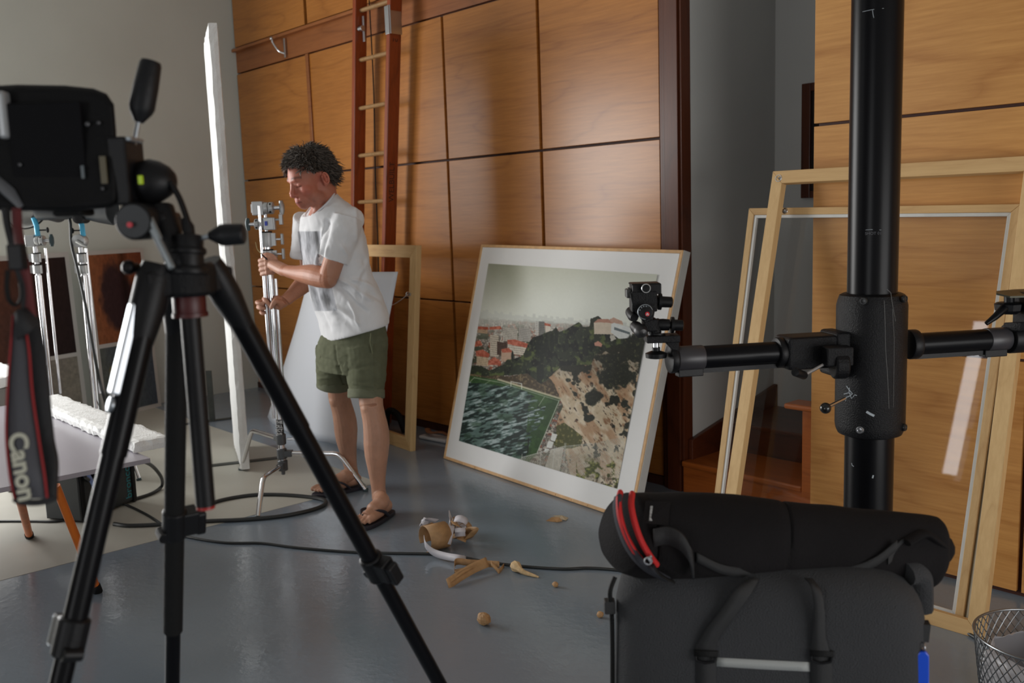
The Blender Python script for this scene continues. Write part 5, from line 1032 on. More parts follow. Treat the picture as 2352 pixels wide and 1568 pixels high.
# handles: vertical webbing, then straps climbing to the top
def webb(name,L,Rr,par,mat=WEB,t=.002,off=-.006):
    A=smoothpath([BF(p[0],p[1],(p[2] if len(p)>2 else off)) for p in L],5); Bq=smoothpath([BF(p[0],p[1],(p[2] if len(p)>2 else off)) for p in Rr],5)
    f=MB(); f.strip(A,Bq); return f.build(name,mat,par,solid=t,smooth='all')
hl_=webb('handle_strap',[(1599,1640),(1599,1560),(1598,1500),(1597,1482,-.008),(1620,1440,-.012),(1655,1395,-.012),(1690,1350,-.005),(1730,1335,.02)],[(1645,1640),(1645,1560),(1644,1500),(1644,1478,-.008),(1660,1445,-.010),(1690,1405,-.010),(1722,1365,-.002),(1745,1342,.022)],bg)
hr_=webb('handle_strap',[(1861,1640),(1861,1560),(1860,1500,-.008),(1865,1440,-.012),(1868,1390,-.012),(1862,1345,-.003),(1850,1338,.02)],[(1911,1640),(1911,1560),(1908,1505,-.008),(1895,1455,-.010),(1892,1395,-.010),(1885,1355,-.002),(1870,1342,.022)],bg)
for x0,hs in ((1620,hl_),(1885,hr_)):
    webb('backing_tab',[(x0-26,1500,-.009),(x0-26,1486,-.009)],[(x0+28,1503,-.009),(x0+28,1489,-.009)],hs,mat=BLACKR,t=.004)
    f=MB(); c=BF(x0,1500,-.011); f.tube([c+bx*m2(-30),c+bx*m2(-28)-UP*.008,c-UP*.012,c+bx*m2(28)-UP*.008,c+bx*m2(30)],.0022,8); f.build('d_ring',BLACKP,hs,smooth=True)
webb('reflective_strip',[(1646,1506,-.005),(1750,1511,-.006),(1861,1517,-.005)],[(1646,1526,-.005),(1750,1532,-.006),(1861,1538,-.005)],bg,mat=M('silver_reflective_webbing',(.36,.37,.36),.5,bump=.5,bscale=900))
f=MB(); f.tube(smoothpath([BF(1408,1340,.03),BF(1398,1370,.02),BF(1400,1420,.03),BF(1402,1500,.03),BF(1402,1640,.03)]),.004,8); f.build('side_piping',BLACKR,bg,smooth=True)
f=MB(); c=BF(1395,1408,.03); f.obox(c,HX,HF,UP,m2(18),.010,m2(22)); f.build('side_tab',WEB,bg,bevel=.002)
f=MB(); f.ring(BF(1397,1434,.03)+HX*.004,HX,.007,.0012,16,6); f.build('tab_ring',BLACKP,bg,smooth=True)
f=MB(); f.add([BF(2118,1452,.03),BF(2148,1454,.03),BF(2143,1496,.03),BF(2116,1490,.03),BF(2118,1452,.05),BF(2148,1454,.05),BF(2143,1496,.05),BF(2116,1490,.05)],[(0,1,2,3),(7,6,5,4),(0,4,5,1),(1,5,6,2),(2,6,7,3),(3,7,4,0)]); f.build('side_tab',WEB,bg,bevel=.001)
f=MB(); f.tube(smoothpath([BF(2100,1370,.1),BF(2125,1372,.11),BF(2138,1395,.12),BF(2142,1470,.13)]),.03,12,fy=.7); f.build('side_pocket',BAG,bg,smooth=True)
tgp=thing('blue_key_tag','blue plastic tag hanging on a ring at the right side of the grey bag','tag',BF(2124,1560,.02)); BL=M('bright_blue_plastic',srgb(20,70,190),.3)
q5=[(2109,1516),(2117,1507),(2131,1507),(2139,1516),(2139,1600),(2109,1600)]; f=MB(); f.poly([BF(x,y,.015) for x,y in q5],by,.012); f.build('tag',BL,tgp,bevel=.0015)
f=MB(); f.ring(BF(2127,1498,.02),HX,.0065,.001,20,6); f.build('ring',METAL,tgp,smooth=True)
# ---------------- rolled black bag on top ----------------
RBG=M('black_soft_fabric',(.007,.006,.0065),.9,bump=.35,bscale=260,noise=.3,nscale=6,spec=.2)
def Q(px,py,off=0.): return dp(px,py,GBD+.10+off)
axp=[(1432,1222,92,-.02),(1480,1228,100,0),(1560,1232,104,0),(1680,1238,101,0),(1780,1246,96,0),(1800,1248,95,0),(1900,1254,92,0),(2020,1262,86,0),(2110,1268,80,0),(2150,1272,76,0)]
rb=thing('rolled_bag','long black soft bag with red zips lying on top of the grey equipment bag','bag',Q(1780,1330))
C_=smoothpath([Q(x,y,o) for x,y,r,o in axp],5); Rr_=[]
for i in range(len(C_)):
    t=i/(len(C_)-1)*(len(axp)-1); k=int(min(t,len(axp)-2)); Rr_.append((axp[k][2]*(1-(t-k))+axp[k+1][2]*(t-k))*(GBD+.1)/FPX)
Rr_[-1]*=.82; Rr_[-2]*=.95; Rr_[0]*=.93
# pull the seam in the middle
for i,c in enumerate(C_):
    px_=pr(c)[0]; Rr_[i]*=1-.035*math.exp(-((px_-1788)/6)**2)
f=MB(); f.tube(C_,Rr_,48,up=UP)
f.v=[tuple(np.array(v)+.006*(vnoise(np.array([[v[0]*9+30]]),np.array([[v[2]*9+v[1]*4+30]]),8,1,1,3)[0,0]-.5)*np.array([1,1,1])*2) for v in f.v]
zmin=min(v[2] for v in f.v); print('roll bottom',zmin,'bag top',topz)
f.build('roll_body',RBG,rb,smooth='all')
# flap mouth at the left end with twin red zips
def Zp(px,py,off): return dp(px,py,GBD+.02+off)
for (pts,nm) in (([(1425,1131,.02),(1421,1150,-.0),(1424,1185,-.012),(1436,1225,-.015),(1455,1262,-.012),(1476,1290,.0)],'zip'),([(1452,1134,.02),(1450,1160,-.01),(1458,1200,-.022),(1472,1240,-.024),(1490,1272,-.018),(1508,1296,-.004)],'zip')):
    P=smoothpath([Zp(*p) for p in pts],6); f=MB(); f.tube(P,.0052,10,fy=1.3); f.build('red_zip',REDF,rb,smooth=True)
f=MB(); P1=smoothpath([Zp(1414,1142,.01),Zp(1410,1165,0),Zp(1418,1210,-.008),(Zp(1440,1262,-.006)),Zp(1478,1306,.0),Zp(1530,1333,.02)],6); P2=smoothpath([Zp(1426,1134,.0),Zp(1424,1165,-.012),Zp(1436,1215,-.02),Zp(1458,1262,-.018),Zp(1492,1300,-.008),Zp(1540,1330,.01)],6); f.strip(P1,P2); f.build('end_flap',M('dark_navy_fabric',(.022,.023,.03),.85,bump=.3,bscale=260),rb,solid=.006,smooth='all')
f=MB(); f.tube([Zp(1497,1276,-.03),Zp(1490,1282,-.03),Zp(1497,1290,-.03)],.003,8); f.ring(Zp(1489,1288,-.032),HF,.006,.0014,16,6); f.build('zip_puller',METAL,rb,smooth=True)
f=MB(); f.tube(smoothpath([Zp(1500,1296,-.02),Zp(1512,1315,-.02),Zp(1530,1328,-.02),Zp(1548,1336,-.01)]),.005,8,fy=.4); f.build('puller_cord',BLACKR,rb,smooth=True)
def Rf(px,py): # front surface of the roll near that pixel
    best=None; v=ray(px,py); v=v/np.linalg.norm(v)
    for c,r in zip(C_,Rr_):
        w_=c-CAMP; t=w_@v; dd=np.linalg.norm(w_-t*v)
        if dd<r:
            tt=t-math.sqrt(r*r-dd*dd)
            if best is None or tt<best: best=tt
    return CAMP+v*((best or GBD)-.004)
lb4=[Rf(1493,1160),Rf(1503,1160),Rf(1501,1194),Rf(1490,1194)]
f=MB(); f.quadslab([Rf(1483,1150),Rf(1540,1152),Rf(1534,1206),Rf(1478,1200)],-HF,.002); lt_=f.build('pocket_tab',RBG,rb,bevel=.001)
f=MB(); f.quadslab([p-HF*.003 for p in lb4],-HF,.001); f.build('silver_label',M('silver_label_print',(.28,.29,.29),.5,noise=.6,nscale=260),lt_)
f=MB(); P=smoothpath([Rf(1500,1215),Rf(1530,1205)-HF*.01,Rf(1560,1215)-HF*.02,Rf(1582,1250)-HF*.015,Rf(1592,1290)]); P2=[p+UP*-.03 for p in P]; f.strip(P,P2); f.build('loose_handle',WEB,rb,solid=.004,smooth='all')
f=MB(); P=smoothpath([Rf(1600,1290),Rf(1660,1315)-HF*.006,Rf(1740,1328),Rf(1790,1333),Rf(1860,1330),Rf(1950,1322),Rf(2010,1300),Rf(2060,1262)]); f.strip(P,[p+UP*.016 for p in P]); f.build('carry_strap',WEB,rb,solid=.003,smooth='all')
f=MB(); e=Q(2155,1268); f.ball(Q(2160,1262,-.03),(.022,.03,.026),14); f.tube(smoothpath([Rf(2080,1245),Rf(2120,1225),Q(2150,1240,-.05),Q(2172,1262,-.04),Q(2160,1290,-.03)]),.012,10,fy=.5); f.build('end_tie',RBG,rb,smooth=True)
f=MB(); P=smoothpath([Rf(2040,1270),Rf(2070,1240),Rf(2100,1225)]); f.strip(P,[p+UP*-.02 for p in P]); f.build('end_fold',WEB,rb,solid=.002)
# ---------------- wire basket ----------------
bc=fl(2385,1640); bc=np.array([-.83,2.33,0.]); 
e=fl(2258,1520,.30)
def bask(): pass
brd=.17; cb3_=dp(2400,1520,2.45); BC=np.array([cb3_[0],cb3_[1],0.]); bh=dp(2352,1460,2.45)[2]
wbk=thing('wire_basket','round grey wire mesh waste basket with a crumpled pale liner, at the bottom right corner','basket',BC)
WIRE=M('grey_wire',(.20,.21,.22),.35,.8)
def ell(a,z,k=1.): r_=brd*(.82+.18*z/bh)*k; return BC+np.array([r_*math.cos(a),r_*math.sin(a),z])
f=MB()
NW=44
for k in range(NW):
    for sgn in (1,-1):
        pts=[ell(2*math.pi*k/NW+sgn*1.15*j/10,bh*j/10,1+(.004*sgn)) for j in range(11)]; f.tube(pts,.0015,5,cap=False)
wm=f.build('wire_mesh',WIRE,wbk,smooth=True)
f=MB(); f.ring(BC+[0,0,bh],UP,brd,.0035,60,8); f.build('rim',WIRE,wbk,smooth=True); f=MB(); f.ring(BC+[0,0,.004],UP,brd*.82,.0035,50,8); f.build('foot_ring',WIRE,wbk,smooth=True)
f=MB(); f.lathe(BC+[0,0,.01],UP,[(0,.001),(0,brd*.7),(bh*.5,brd*.86),(bh*.72,brd*.80),(bh*.80,brd*.7)],40); f.v=[tuple(np.array(v)+RNG.normal(0,.004,3)) for v in f.v]; f.build('liner',M('pale_liner_film',(.42,.41,.43),.35),wbk,smooth='all',solid=.0006)
cable('power_cable',[fl(2200,1440,.006),fl(2262,1476,.006),fl(2300,1492,.006),fl(2360,1512,.006),fl(2420,1530,.006)],.006,'short black cable running from behind the tall frame foot to the wire basket',mat=CABM)
# ---------------- the man ----------------
def HP(px,py,h): v=ray(px,py); return CAMP+v*(h/np.dot(v,HF))
_r3=np.random.default_rng(99).random((32,32,32))
def n3(P,s,oct=3,seed=0.):
    P=P*s+17.3+seed; t=np.zeros(len(P)); a=1.; sm=0
    for o in range(oct):
        i=np.floor(P).astype(int); f=P-i; f=f*f*(3-2*f); v=0
        for dx in (0,1):
            for dy in (0,1):
                for dz in (0,1):
                    w_=(f[:,0] if dx else 1-f[:,0])*(f[:,1] if dy else 1-f[:,1])*(f[:,2] if dz else 1-f[:,2])
                    v=v+w_*_r3[(i[:,0]+dx)%32,(i[:,1]+dy)%32,(i[:,2]+dz)%32]
        t+=a*v; sm+=a; a*=.5; P=P*2+5.1
    return t/sm
def organic(f,name,mat,parent,voxel,smooth,fn=None,disp=None,soft=None):
    org=np.array(parent['_o']); me=bpy.data.meshes.new('tmp'); me.from_pydata([(v[0],v[1],v[2]) for v in f.v],[],f.f)
    bm=bmesh.new(); bm.from_mesh(me); bmesh.ops.recalc_face_normals(bm,faces=bm.faces); bm.to_mesh(me); bm.free()
    o=bpy.data.objects.new('tmp',me); COL.objects.link(o); md=o.modifiers.new('r','REMESH'); md.mode='VOXEL'; md.voxel_size=voxel
    bpy.context.view_layer.update()
    m2_=bpy.data.meshes.new_from_object(o.evaluated_get(bpy.context.evaluated_depsgraph_get())); bpy.data.objects.remove(o)
    n=len(m2_.vertices); co=np.empty(n*3); m2_.vertices.foreach_get('co',co); co=co.reshape(-1,3)
    ed=np.empty(len(m2_.edges)*2,dtype=np.int32); m2_.edges.foreach_get('vertices',ed); ed=ed.reshape(-1,2)
    deg=np.bincount(ed.ravel(),minlength=n).astype(float)[:,None]
    def lap(c,l):
        s=np.zeros_like(c); 
        for k in range(3): s[:,k]=np.bincount(ed[:,0],c[ed[:,1],k],n)+np.bincount(ed[:,1],c[ed[:,0],k],n)
        return c+l*(s/np.maximum(deg,1)-c)
    for _ in range(smooth): co=lap(co,.6); co=lap(co,-.45)
    if soft is not None:
        for _ in range(22):
            w_=soft(co); c2=lap(co,.5); co=co+w_[:,None]*(c2-co)
    if disp is not None:
        m2_.vertices.foreach_set('co',co.ravel()); m2_.update(); nr=np.empty(n*3); m2_.vertices.foreach_get('normal',nr); nr=nr.reshape(-1,3); co=disp(co,nr)
    m2_.vertices.foreach_set('co',co.ravel()); m2_.update()
    nr=np.empty(n*3); m2_.vertices.foreach_get('normal',nr); nr=nr.reshape(-1,3)
    if fn is not None:
        c=fn(co,nr); at=m2_.color_attributes.new('col','FLOAT_COLOR','POINT'); at.data.foreach_set('color',np.concatenate([c,np.ones((n,1))],1).ravel().astype(np.float32))
    m2_.vertices.foreach_set('co',(co-org).ravel()); m2_.polygons.foreach_set('use_smooth',[True]*len(m2_.polygons)); m2_.materials.clear(); m2_.materials.append(mat); m2_.update()
    ob=bpy.data.objects.new(name,m2_); COL.objects.link(ob); ob.parent=parent; ob['_o']=list(map(float,org)); return ob
man=thing('person','man in white printed t-shirt and olive green shorts bending over, gripping the chrome light stand','person',(fl(865,1180)+fl(790,1125))/2)
SKIN=attr_mat('skin',.48,bump=.12,bscale=220,sss=.12,spec=.4)
# head frame
FH=nrm(-HX*.75-HF*.62-UP*.30); UH=nrm(UP-np.dot(UP,FH)*FH); UH=nrm(UH-HX*.02); FH=nrm(FH-np.dot(FH,UH)*UH); LH=np.cross(UH,FH)
HS=1.10
EAR=HP(738,413,4.36); HO=EAR-LH*.078*HS
def hl(x,y,z): return HO+HS*(LH*x+FH*y+UH*z)
AXH=[LH,FH,UH]
for nm_,p_,t_ in (('nose',hl(0,.125,-.03),(674,452)),('leye',hl(.032,.085,.012),(696,426)),('mouth',hl(0,.1,-.06),(689,460)),('chin',hl(0,.08,-.112),(695,473)),('crown',hl(0,-.01,.14),(705,343)),('back',hl(0,-.10,.05),(752,375)),('forehead',hl(0,.088,.065),(657,397))): print(nm_,np.round(pr(p_)),t_)
b=MB()
def hb(x,y,z,rx,ry,rz,n=24): b.ball(hl(x,y,z),(rx*HS,ry*HS,rz*HS),n,ax=AXH)
hb(0,-.008,.052,.074,.096,.085,32); hb(0,.035,.03,.066,.062,.075); hb(0,.042,-.02,.058,.052,.062); hb(0,.028,-.058,.053,.054,.042); hb(0,.046,-.072,.040,.044,.026); hb(0,.074,-.083,.027,.019,.019)
for s in (1,-1):
    hb(s*.040,.060,-.018,.024,.026,.024); hb(s*.034,.068,.010,.020,.018,.015); hb(s*.048,.018,-.070,.016,.035,.026)
    hb(s*.0315,.0765,.009,.0145,.0125,.0115,20); hb(s*.012,.098,-.0335,.0085,.010,.0075,14)
    b.tube([hl(s*.018,.092,-.045),hl(s*.030,.080,-.062),hl(s*.030,.070,-.078)],[.009*HS,.010*HS,.008*HS],10)
    # ear
    rim=[hl(s*(.078+.010*math.sin(a)*.0+.012*(1 if .4<a<3.6 else .5)),-.018-.013*math.sin(a),.002+.027*math.cos(a)) for a in np.linspace(-.3,5.4,16)]
    rim=[hl(*( (lambda q:(s*abs(q[0]),q[1]*.95,q[2]*.88))((float((p_-HO)@LH)/HS,float((p_-HO)@FH)/HS,float((p_-HO)@UH)/HS)))) for p_ in rim]
    b.tube(rim,.0048*HS,8); hb(s*.076,-.018,.000,.007,.013,.027,14); hb(s*.079,-.012,-.026,.006,.008,.010,12); hb(s*.080,-.008,.0,.005,.005,.007,10)
b.tube([hl(-.05,.066,.030),hl(-.030,.088,.034),hl(0,.094,.030),hl(.030,.088,.034),hl(.05,.066,.030)],[.008*HS,.0100*HS,.0095*HS,.0100*HS,.008*HS],12)
b.tube([hl(0,.088,.035),hl(0,.092,.013),hl(0,.101,-.008),hl(0,.110,-.022)],[.012*HS,.0105*HS,.0115*HS,.013*HS],14); hb(0,.109,-.0265,.0135,.013,.0115,16)
b.tube([hl(-.025,.078,-.058),hl(-.010,.098,-.053),hl(0,.101,-.0545),hl(.010,.098,-.053),hl(.025,.078,-.058)],[.004*HS,.0062*HS,.006*HS,.0062*HS,.004*HS],10)
b.tube([hl(-.022,.078,-.064),hl(-.008,.095,-.0685),hl(.008,.095,-.0685),hl(.022,.078,-.064)],[.004*HS,.0072*HS,.0072*HS,.004*HS],10)
b.tube([hl(0,.080,-.045),hl(0,.086,-.060),hl(0,.078,-.085)],[.022*HS,.022*HS,.02*HS],12)
# neck into torso
NB=HP(742,492,4.47)
b.tube([hl(0,-.018,.0),hl(0,-.030,-.05),(hl(0,-.035,-.09)*.6+NB*.4),NB,HP(755,530,4.50)],[.058*HS,.060*HS,.062,.070,.09],20)
b.tube([hl(.03,.02,-.075),(hl(.02,0,-.10)+HP(722,498,4.42))/2,HP(722,500,4.43)],[.022,.026,.024],12)
# torso core under the shirt
b.tube([HP(757,525,4.54),HP(770,600,4.54),HP(795,690,4.54),HP(810,760,4.54)],[.085,.09,.09,.085],20)
# arms (own left arm is nearer)
LSH,LEL,LWR=HP(800,508,4.38),HP(753,640,4.36),HP(662,623,4.585)
RSH,REL,RWR=HP(700,500,4.68),HP(713,638,4.80),HP(656,690,4.735)
def limb(pts,rs): b.tube(smoothpath(pts,6),[float(np.interp(i/(6*(len(pts)-1)),np.linspace(0,1,len(rs)),rs)) for i in range(6*(len(pts)-1)+1)],20)
limb([LSH+UP*-.02,(LSH+LEL)/2,LEL-(LEL-LSH)*.05],[.046,.050,.051,.049,.046])
b.ball(LEL+UP*.0,(.046,.044,.046),18)
limb([LEL,LEL*.66+LWR*.34+UP*.004,LEL*.3+LWR*.7,LWR],[.046,.053,.050,.042,.034,.031])
limb([RSH,(RSH+REL)/2,REL],[.040,.044,.046,.044]); b.ball(REL,(.043,.043,.043),16)
limb([REL,(REL+RWR)/2,RWR],[.045,.048,.042,.033,.030])
# left hand : fist around the column
pole=lambda py,dx=0.,dh=0.: HP(*(lambda q:(q[0],q[1]))(pr(CSX+[0,0,zz(py)])),float(CSX@HF))+HX*dx+HF*dh
K=[]
pc_=pole(610)
palm0,palm1=HP(652,620,4.62),pole(606,.030,-.045)
b.tube([LWR,palm0,palm1],[.031,.036,.033],16,fy=.85)
b.ball(pole(602,.020,-.048),(.026,.02,.024),14); b.ball(pole(618,.024,-.046),(.028,.02,.026),14)
for i,(py,r,w_) in enumerate(((594,.0108,0),(604.5,.0112,.0),(615,.0108,0),(625,.0098,.004))):
    k0=pole(py,.016,-.052); pts=[k0+HX*.012,k0-HX*.012-HF*.002,pole(py+3,-.030+w_,-.036),pole(py+4,-.039+w_,-.010),pole(py+5,-.033+w_,.018),pole(py+5,-.012,.030)]
    b.tube(smoothpath(pts,4),[r*1.15]*6+[r*1.12]*5+[r]*5+[r*.9]*5,12)
    b.ball(k0-HX*.012-HF*.004,r*1.28,12); b.ball(pts[2],r*1.2,12)
pts=[pole(603,.040,-.030),pole(592,.036,-.040),pole(586,.020,-.042),pole(584,.000,-.040),pole(586,-.016,-.036)]
b.tube(smoothpath(pts,4),[.016]*5+[.0135]*4+[.012]*4+[.0105]*4,12); b.ball(pts[-1],.0105,12)
# right hand : lower grip, thumb in front, fingers wrapped past the thin arm
b.tube([RWR,HP(650,694,4.74),pole(694,.035,.012)],[.030,.034,.030],16,fy=.8)
b.ball(pole(690,.034,-.004),(.026,.026,.028),14); b.ball(pole(702,.036,.0),(.024,.026,.024),14)
for i,(py,r,pp_) in enumerate(((682,.0108,[(.020,.028),(-.020,.030),(-.036,.004),(-.024,-.028),(-.008,-.036),(.004,-.034)]),(693,.0108,[(.020,.030),(-.03,.034),(-.062,.018),(-.070,-.010),(-.054,-.032),(-.036,-.034)]),(704,.0104,[(.018,.030),(-.03,.034),(-.058,.018),(-.066,-.010),(-.050,-.032),(-.032,-.034)]),(716,.0094,[(.016,.030),(-.02,.034),(-.046,.022),(-.056,.0),(-.048,-.022),(-.036,-.028)]))):
    tilt=[0,0,2,4,9,15] if i==0 else [0,0,0,0,1,2]
    pts=[pole(py+tilt[j]*1.4,a_,h_) for j,(a_,h_) in enumerate(pp_)]
    b.tube(smoothpath(pts,4),[r*1.2]*6+[r*1.1]*5+[r]*5+[r*.92]*5,12); b.ball(pts[-1],r*.9,12); b.ball(pts[3],r*1.16,12)
pts=[pole(700,.048,-.012),pole(692,.044,-.034),pole(690,.030,-.046),pole(697,.018,-.050),pole(704,.010,-.048)]
b.tube(smoothpath(pts,4),[.0155]*5+[.0135]*4+[.0125]*4+[.0105]*4,12); b.ball(pts[-1],.0105,12)
# legs
LHIP,LKN,LAN=HP(842,800,4.44),HP(853,930,4.37),HP(871,1140,4.345)
RHIP,RKN,RAN=HP(775,800,4.60),HP(779,912,4.68),HP(808,1088,4.80)
limb([LHIP,(LHIP+LKN)/2,LKN],[.062,.062,.060,.058,.056])
limb([LKN,LKN*.72+LAN*.28+HX*.012,LKN*.45+LAN*.55+HX*.004,LKN*.2+LAN*.8,LAN],[.055,.056,.061,.062,.056,.046,.038,.034,.035])
b.ball(LKN-HX*.016-HF*.022-UP*.012,(.036,.03,.04),16); b.ball(LKN*.9+LAN*.1-HX*.018-HF*.024,(.022,.02,.028),12)
limb([RHIP,(RHIP+RKN)/2,RKN],[.060,.060,.058,.057,.055])
limb([RKN,RKN*.72+RAN*.28+HX*.010,RKN*.45+RAN*.55+HX*.002,RKN*.2+RAN*.8,RAN],[.054,.055,.059,.060,.054,.045,.038,.034,.035])
b.ball(RKN-HX*.018-HF*.022-UP*.010,(.035,.03,.038),16); b.ball(RKN*.9+RAN*.1-HX*.018-HF*.022,(.022,.02,.028),12)
SOLE=.022
def foot(heel,toe,an,side):
    heel=np.array(heel,float);toe=np.array(toe,float); heel[2]=toe[2]=SOLE; d=nrm(toe-heel); w_=np.cross(UP,d)*side  # w_ towards the big toe
    L_=.262; toe=heel+d*L_
    b.tube(smoothpath([an+UP*.0,heel*.72+toe*.28+UP*.062,heel*.5+toe*.5+UP*.044,heel*.26+toe*.74+UP*.026],5),[.036]*4+[.038]*4+[.034]*4+[.024]*4,16)
    b.tube([heel+d*.025+UP*.030,heel*.8+toe*.2+UP*.032,heel*.55+toe*.45+UP*.026,heel*.28+toe*.72+UP*.022],[.028,.032,.030,.022],16)
    for off in (-.026,0,.026): b.tube([heel*.6+toe*.4+w_*off*.8+UP*.022,heel*.3+toe*.7+w_*off+UP*.020,heel*.2+toe*.8+w_*off+UP*.014],[.020,.021,.014],14)
    b.tube([an-UP*.0,heel+d*.03+UP*.03],[.030,.026],14)
    for s_ in (1,-1): b.ball(an-UP*.01+w_*s_*.026,(.016,.016,.016),12)
    for k,(off,ln,r) in enumerate(((.034,.258,.0135),(.014,.252,.0098),(-.003,.242,.0095),(-.019,.230,.009),(-.034,.214,.0088))):
        tb_=heel+d*(ln-.05)+w_*off*.95+UP*.018; te=heel+d*ln+w_*off+UP*(r+.001); tm=heel+d*(ln-.022)+w_*off+UP*(r+.009)
        b.tube([tb_,tm,te],[r*1.15,r,r*.92],12); b.ball(te,r*.95,12)
    return heel,toe,d,w_
hA=fl(899,1170,SOLE); tA=fl(838,1200,SOLE); hB_=fl(833,1111,SOLE); tB_=fl(735,1130,SOLE)
LAN_=LAN; ftA=foot(hA,tA,LAN,-1); ftB=foot(hB_,tB_,RAN,-1)
hands=[(pole(606),.09),(pole(698),.09)]
def skincol(co,nr):
    n=n3(co,14,4); n2=n3(co,60,2,3.); base=np.array([.47,.235,.155]); C=np.tile(base,(len(co),1))
    C*= (.82+.36*n)[:,None]
    q=(co-HO)/HS; x=q@LH; y=q@FH; z=q@UH; head=(np.linalg.norm(q-0*LH,axis=1)<.19)&(z>-.14)
    hd_=head[:,None]
    C=np.where(hd_,C*np.array([1.02,.78,.76]),C)
    # flush on cheeks, nose, ears; lips; shadow of stubble on the jaw
    def blob(cx,cy,cz,r): return np.exp(-(((x-cx)**2+(y-cy)**2+(z-cz)**2)/r**2))*head
    red=np.clip(blob(0,.12,-.03,.028)+blob(.045,.07,-.02,.03)+blob(-.045,.07,-.02,.03)+blob(.08,-.01,0,.035)+blob(-.08,-.01,0,.035)+.6*blob(0,.09,.06,.05),0,1)[:,None]
    C=C*(1-red*np.array([-.06,.20,.18]))
    lip=np.clip(blob(0,.1,-.0535,.012)+blob(.012,.095,-.056,.010)+blob(-.012,.095,-.056,.010)+blob(0,.1,-.068,.013),0,1)[:,None]; C=C*(1-lip*np.array([.08,.32,.22]))
    ml=(np.exp(-((z+.0612+.10*x*x*10)/.0022)**2)*(abs(x)<.026)*(y>.075)*head)[:,None]; C=C*(1-.6*ml)  # shade between the lips painted as a dark line
    stub=np.clip((np.exp(-((z+.075)/.03)**2))*(y>.0)*head*(n2*1.2),0,1)[:,None]*(1-lip); C=C*(1-stub*np.array([.30,.24,.18]))
    for s in (1,-1):  # brows, lash line; shade painted into lid creases, nostrils and ear hollows
        br_=(np.exp(-((z-.0405+.9*(abs(x)-.03)**2*10)/.0055)**2)*(abs(x-s*.033)<.021)*(y>.06)*head)[:,None]; C=C*(1-.62*br_*(.5+n2[:,None]))
        ly=(np.exp(-((z-.0015)/.0022)**2)*(abs(x-s*.032)<.014)*(y>.07)*head)[:,None]; C=C*(1-.8*ly)
        cr=(np.exp(-((z-.0185)/.0022)**2)*(abs(x-s*.032)<.015)*(y>.07)*head)[:,None]; C=C*(1-.35*cr)
        ns=np.clip(np.exp(-(((x-s*.009)**2+(y-.108)**2+(z+.0405)**2)/.0055**2)),0,1)[:,None]; C=C*(1-.8*ns)
        eh=np.clip(np.exp(-(((x-s*.084)**2+(y+.004)**2+(z-.002)**2)/.010**2)),0,1)[:,None]; C=C*(1-.45*eh)
    # hands a little paler, knuckles pinker, dark shins hair
    for hc,r in hands: t=np.clip(1.3-np.linalg.norm(co-hc,axis=1)/r,0,1)[:,None]; C=C*(1+t*np.array([.14,.20,.24]))
    shin=(co[:,2]<.62)[:,None]; C=np.where(shin,C*np.array([.98,1.05,1.05])*(1-.22*np.clip(n3(co*np.array([1,1,.35]),170,2)-.52,0,1)[:,None]*1.2),C)
    armc=((np.linalg.norm(co-(LEL+LWR)/2,axis=1)<.2)|(np.linalg.norm(co-(REL+RWR)/2,axis=1)<.14))[:,None]; C=np.where(armc,C*np.array([.95,.80,.70]),C)
    arm=((np.linalg.norm(co-(LEL+LWR)/2,axis=1)<.2)|(np.linalg.norm(co-(REL+RWR)/2,axis=1)<.14))[:,None]; C=np.where(arm,C*(1-.25*np.clip(n3(co,190,2)-.5,0,1)[:,None]*1.2),C)
    return np.clip(C,0,1)
def headsoft(co):
    q=(co-HO)/HS; x=q@LH; y=q@FH; z=q@UH; m=(np.linalg.norm(q,axis=1)<.17)&(z>-.13)
    def g(cx,cy,cz,r): return np.exp(-(((abs(x)-cx)**2+(y-cy)**2+(z-cz)**2)/r**2)*1.2)
    keep=g(0,.108,-.022,.030)+g(.032,.085,.009,.020)+g(0,.1,-.061,.026)+g(.08,-.016,0,.036)+g(0,.095,.01,.02)+.5*g(.03,.09,.034,.02)
    return np.where(m,np.clip(1-1.3*keep,0,1),0.)
organic(b,'body',SKIN,man,.0034,2,skincol,soft=headsoft)
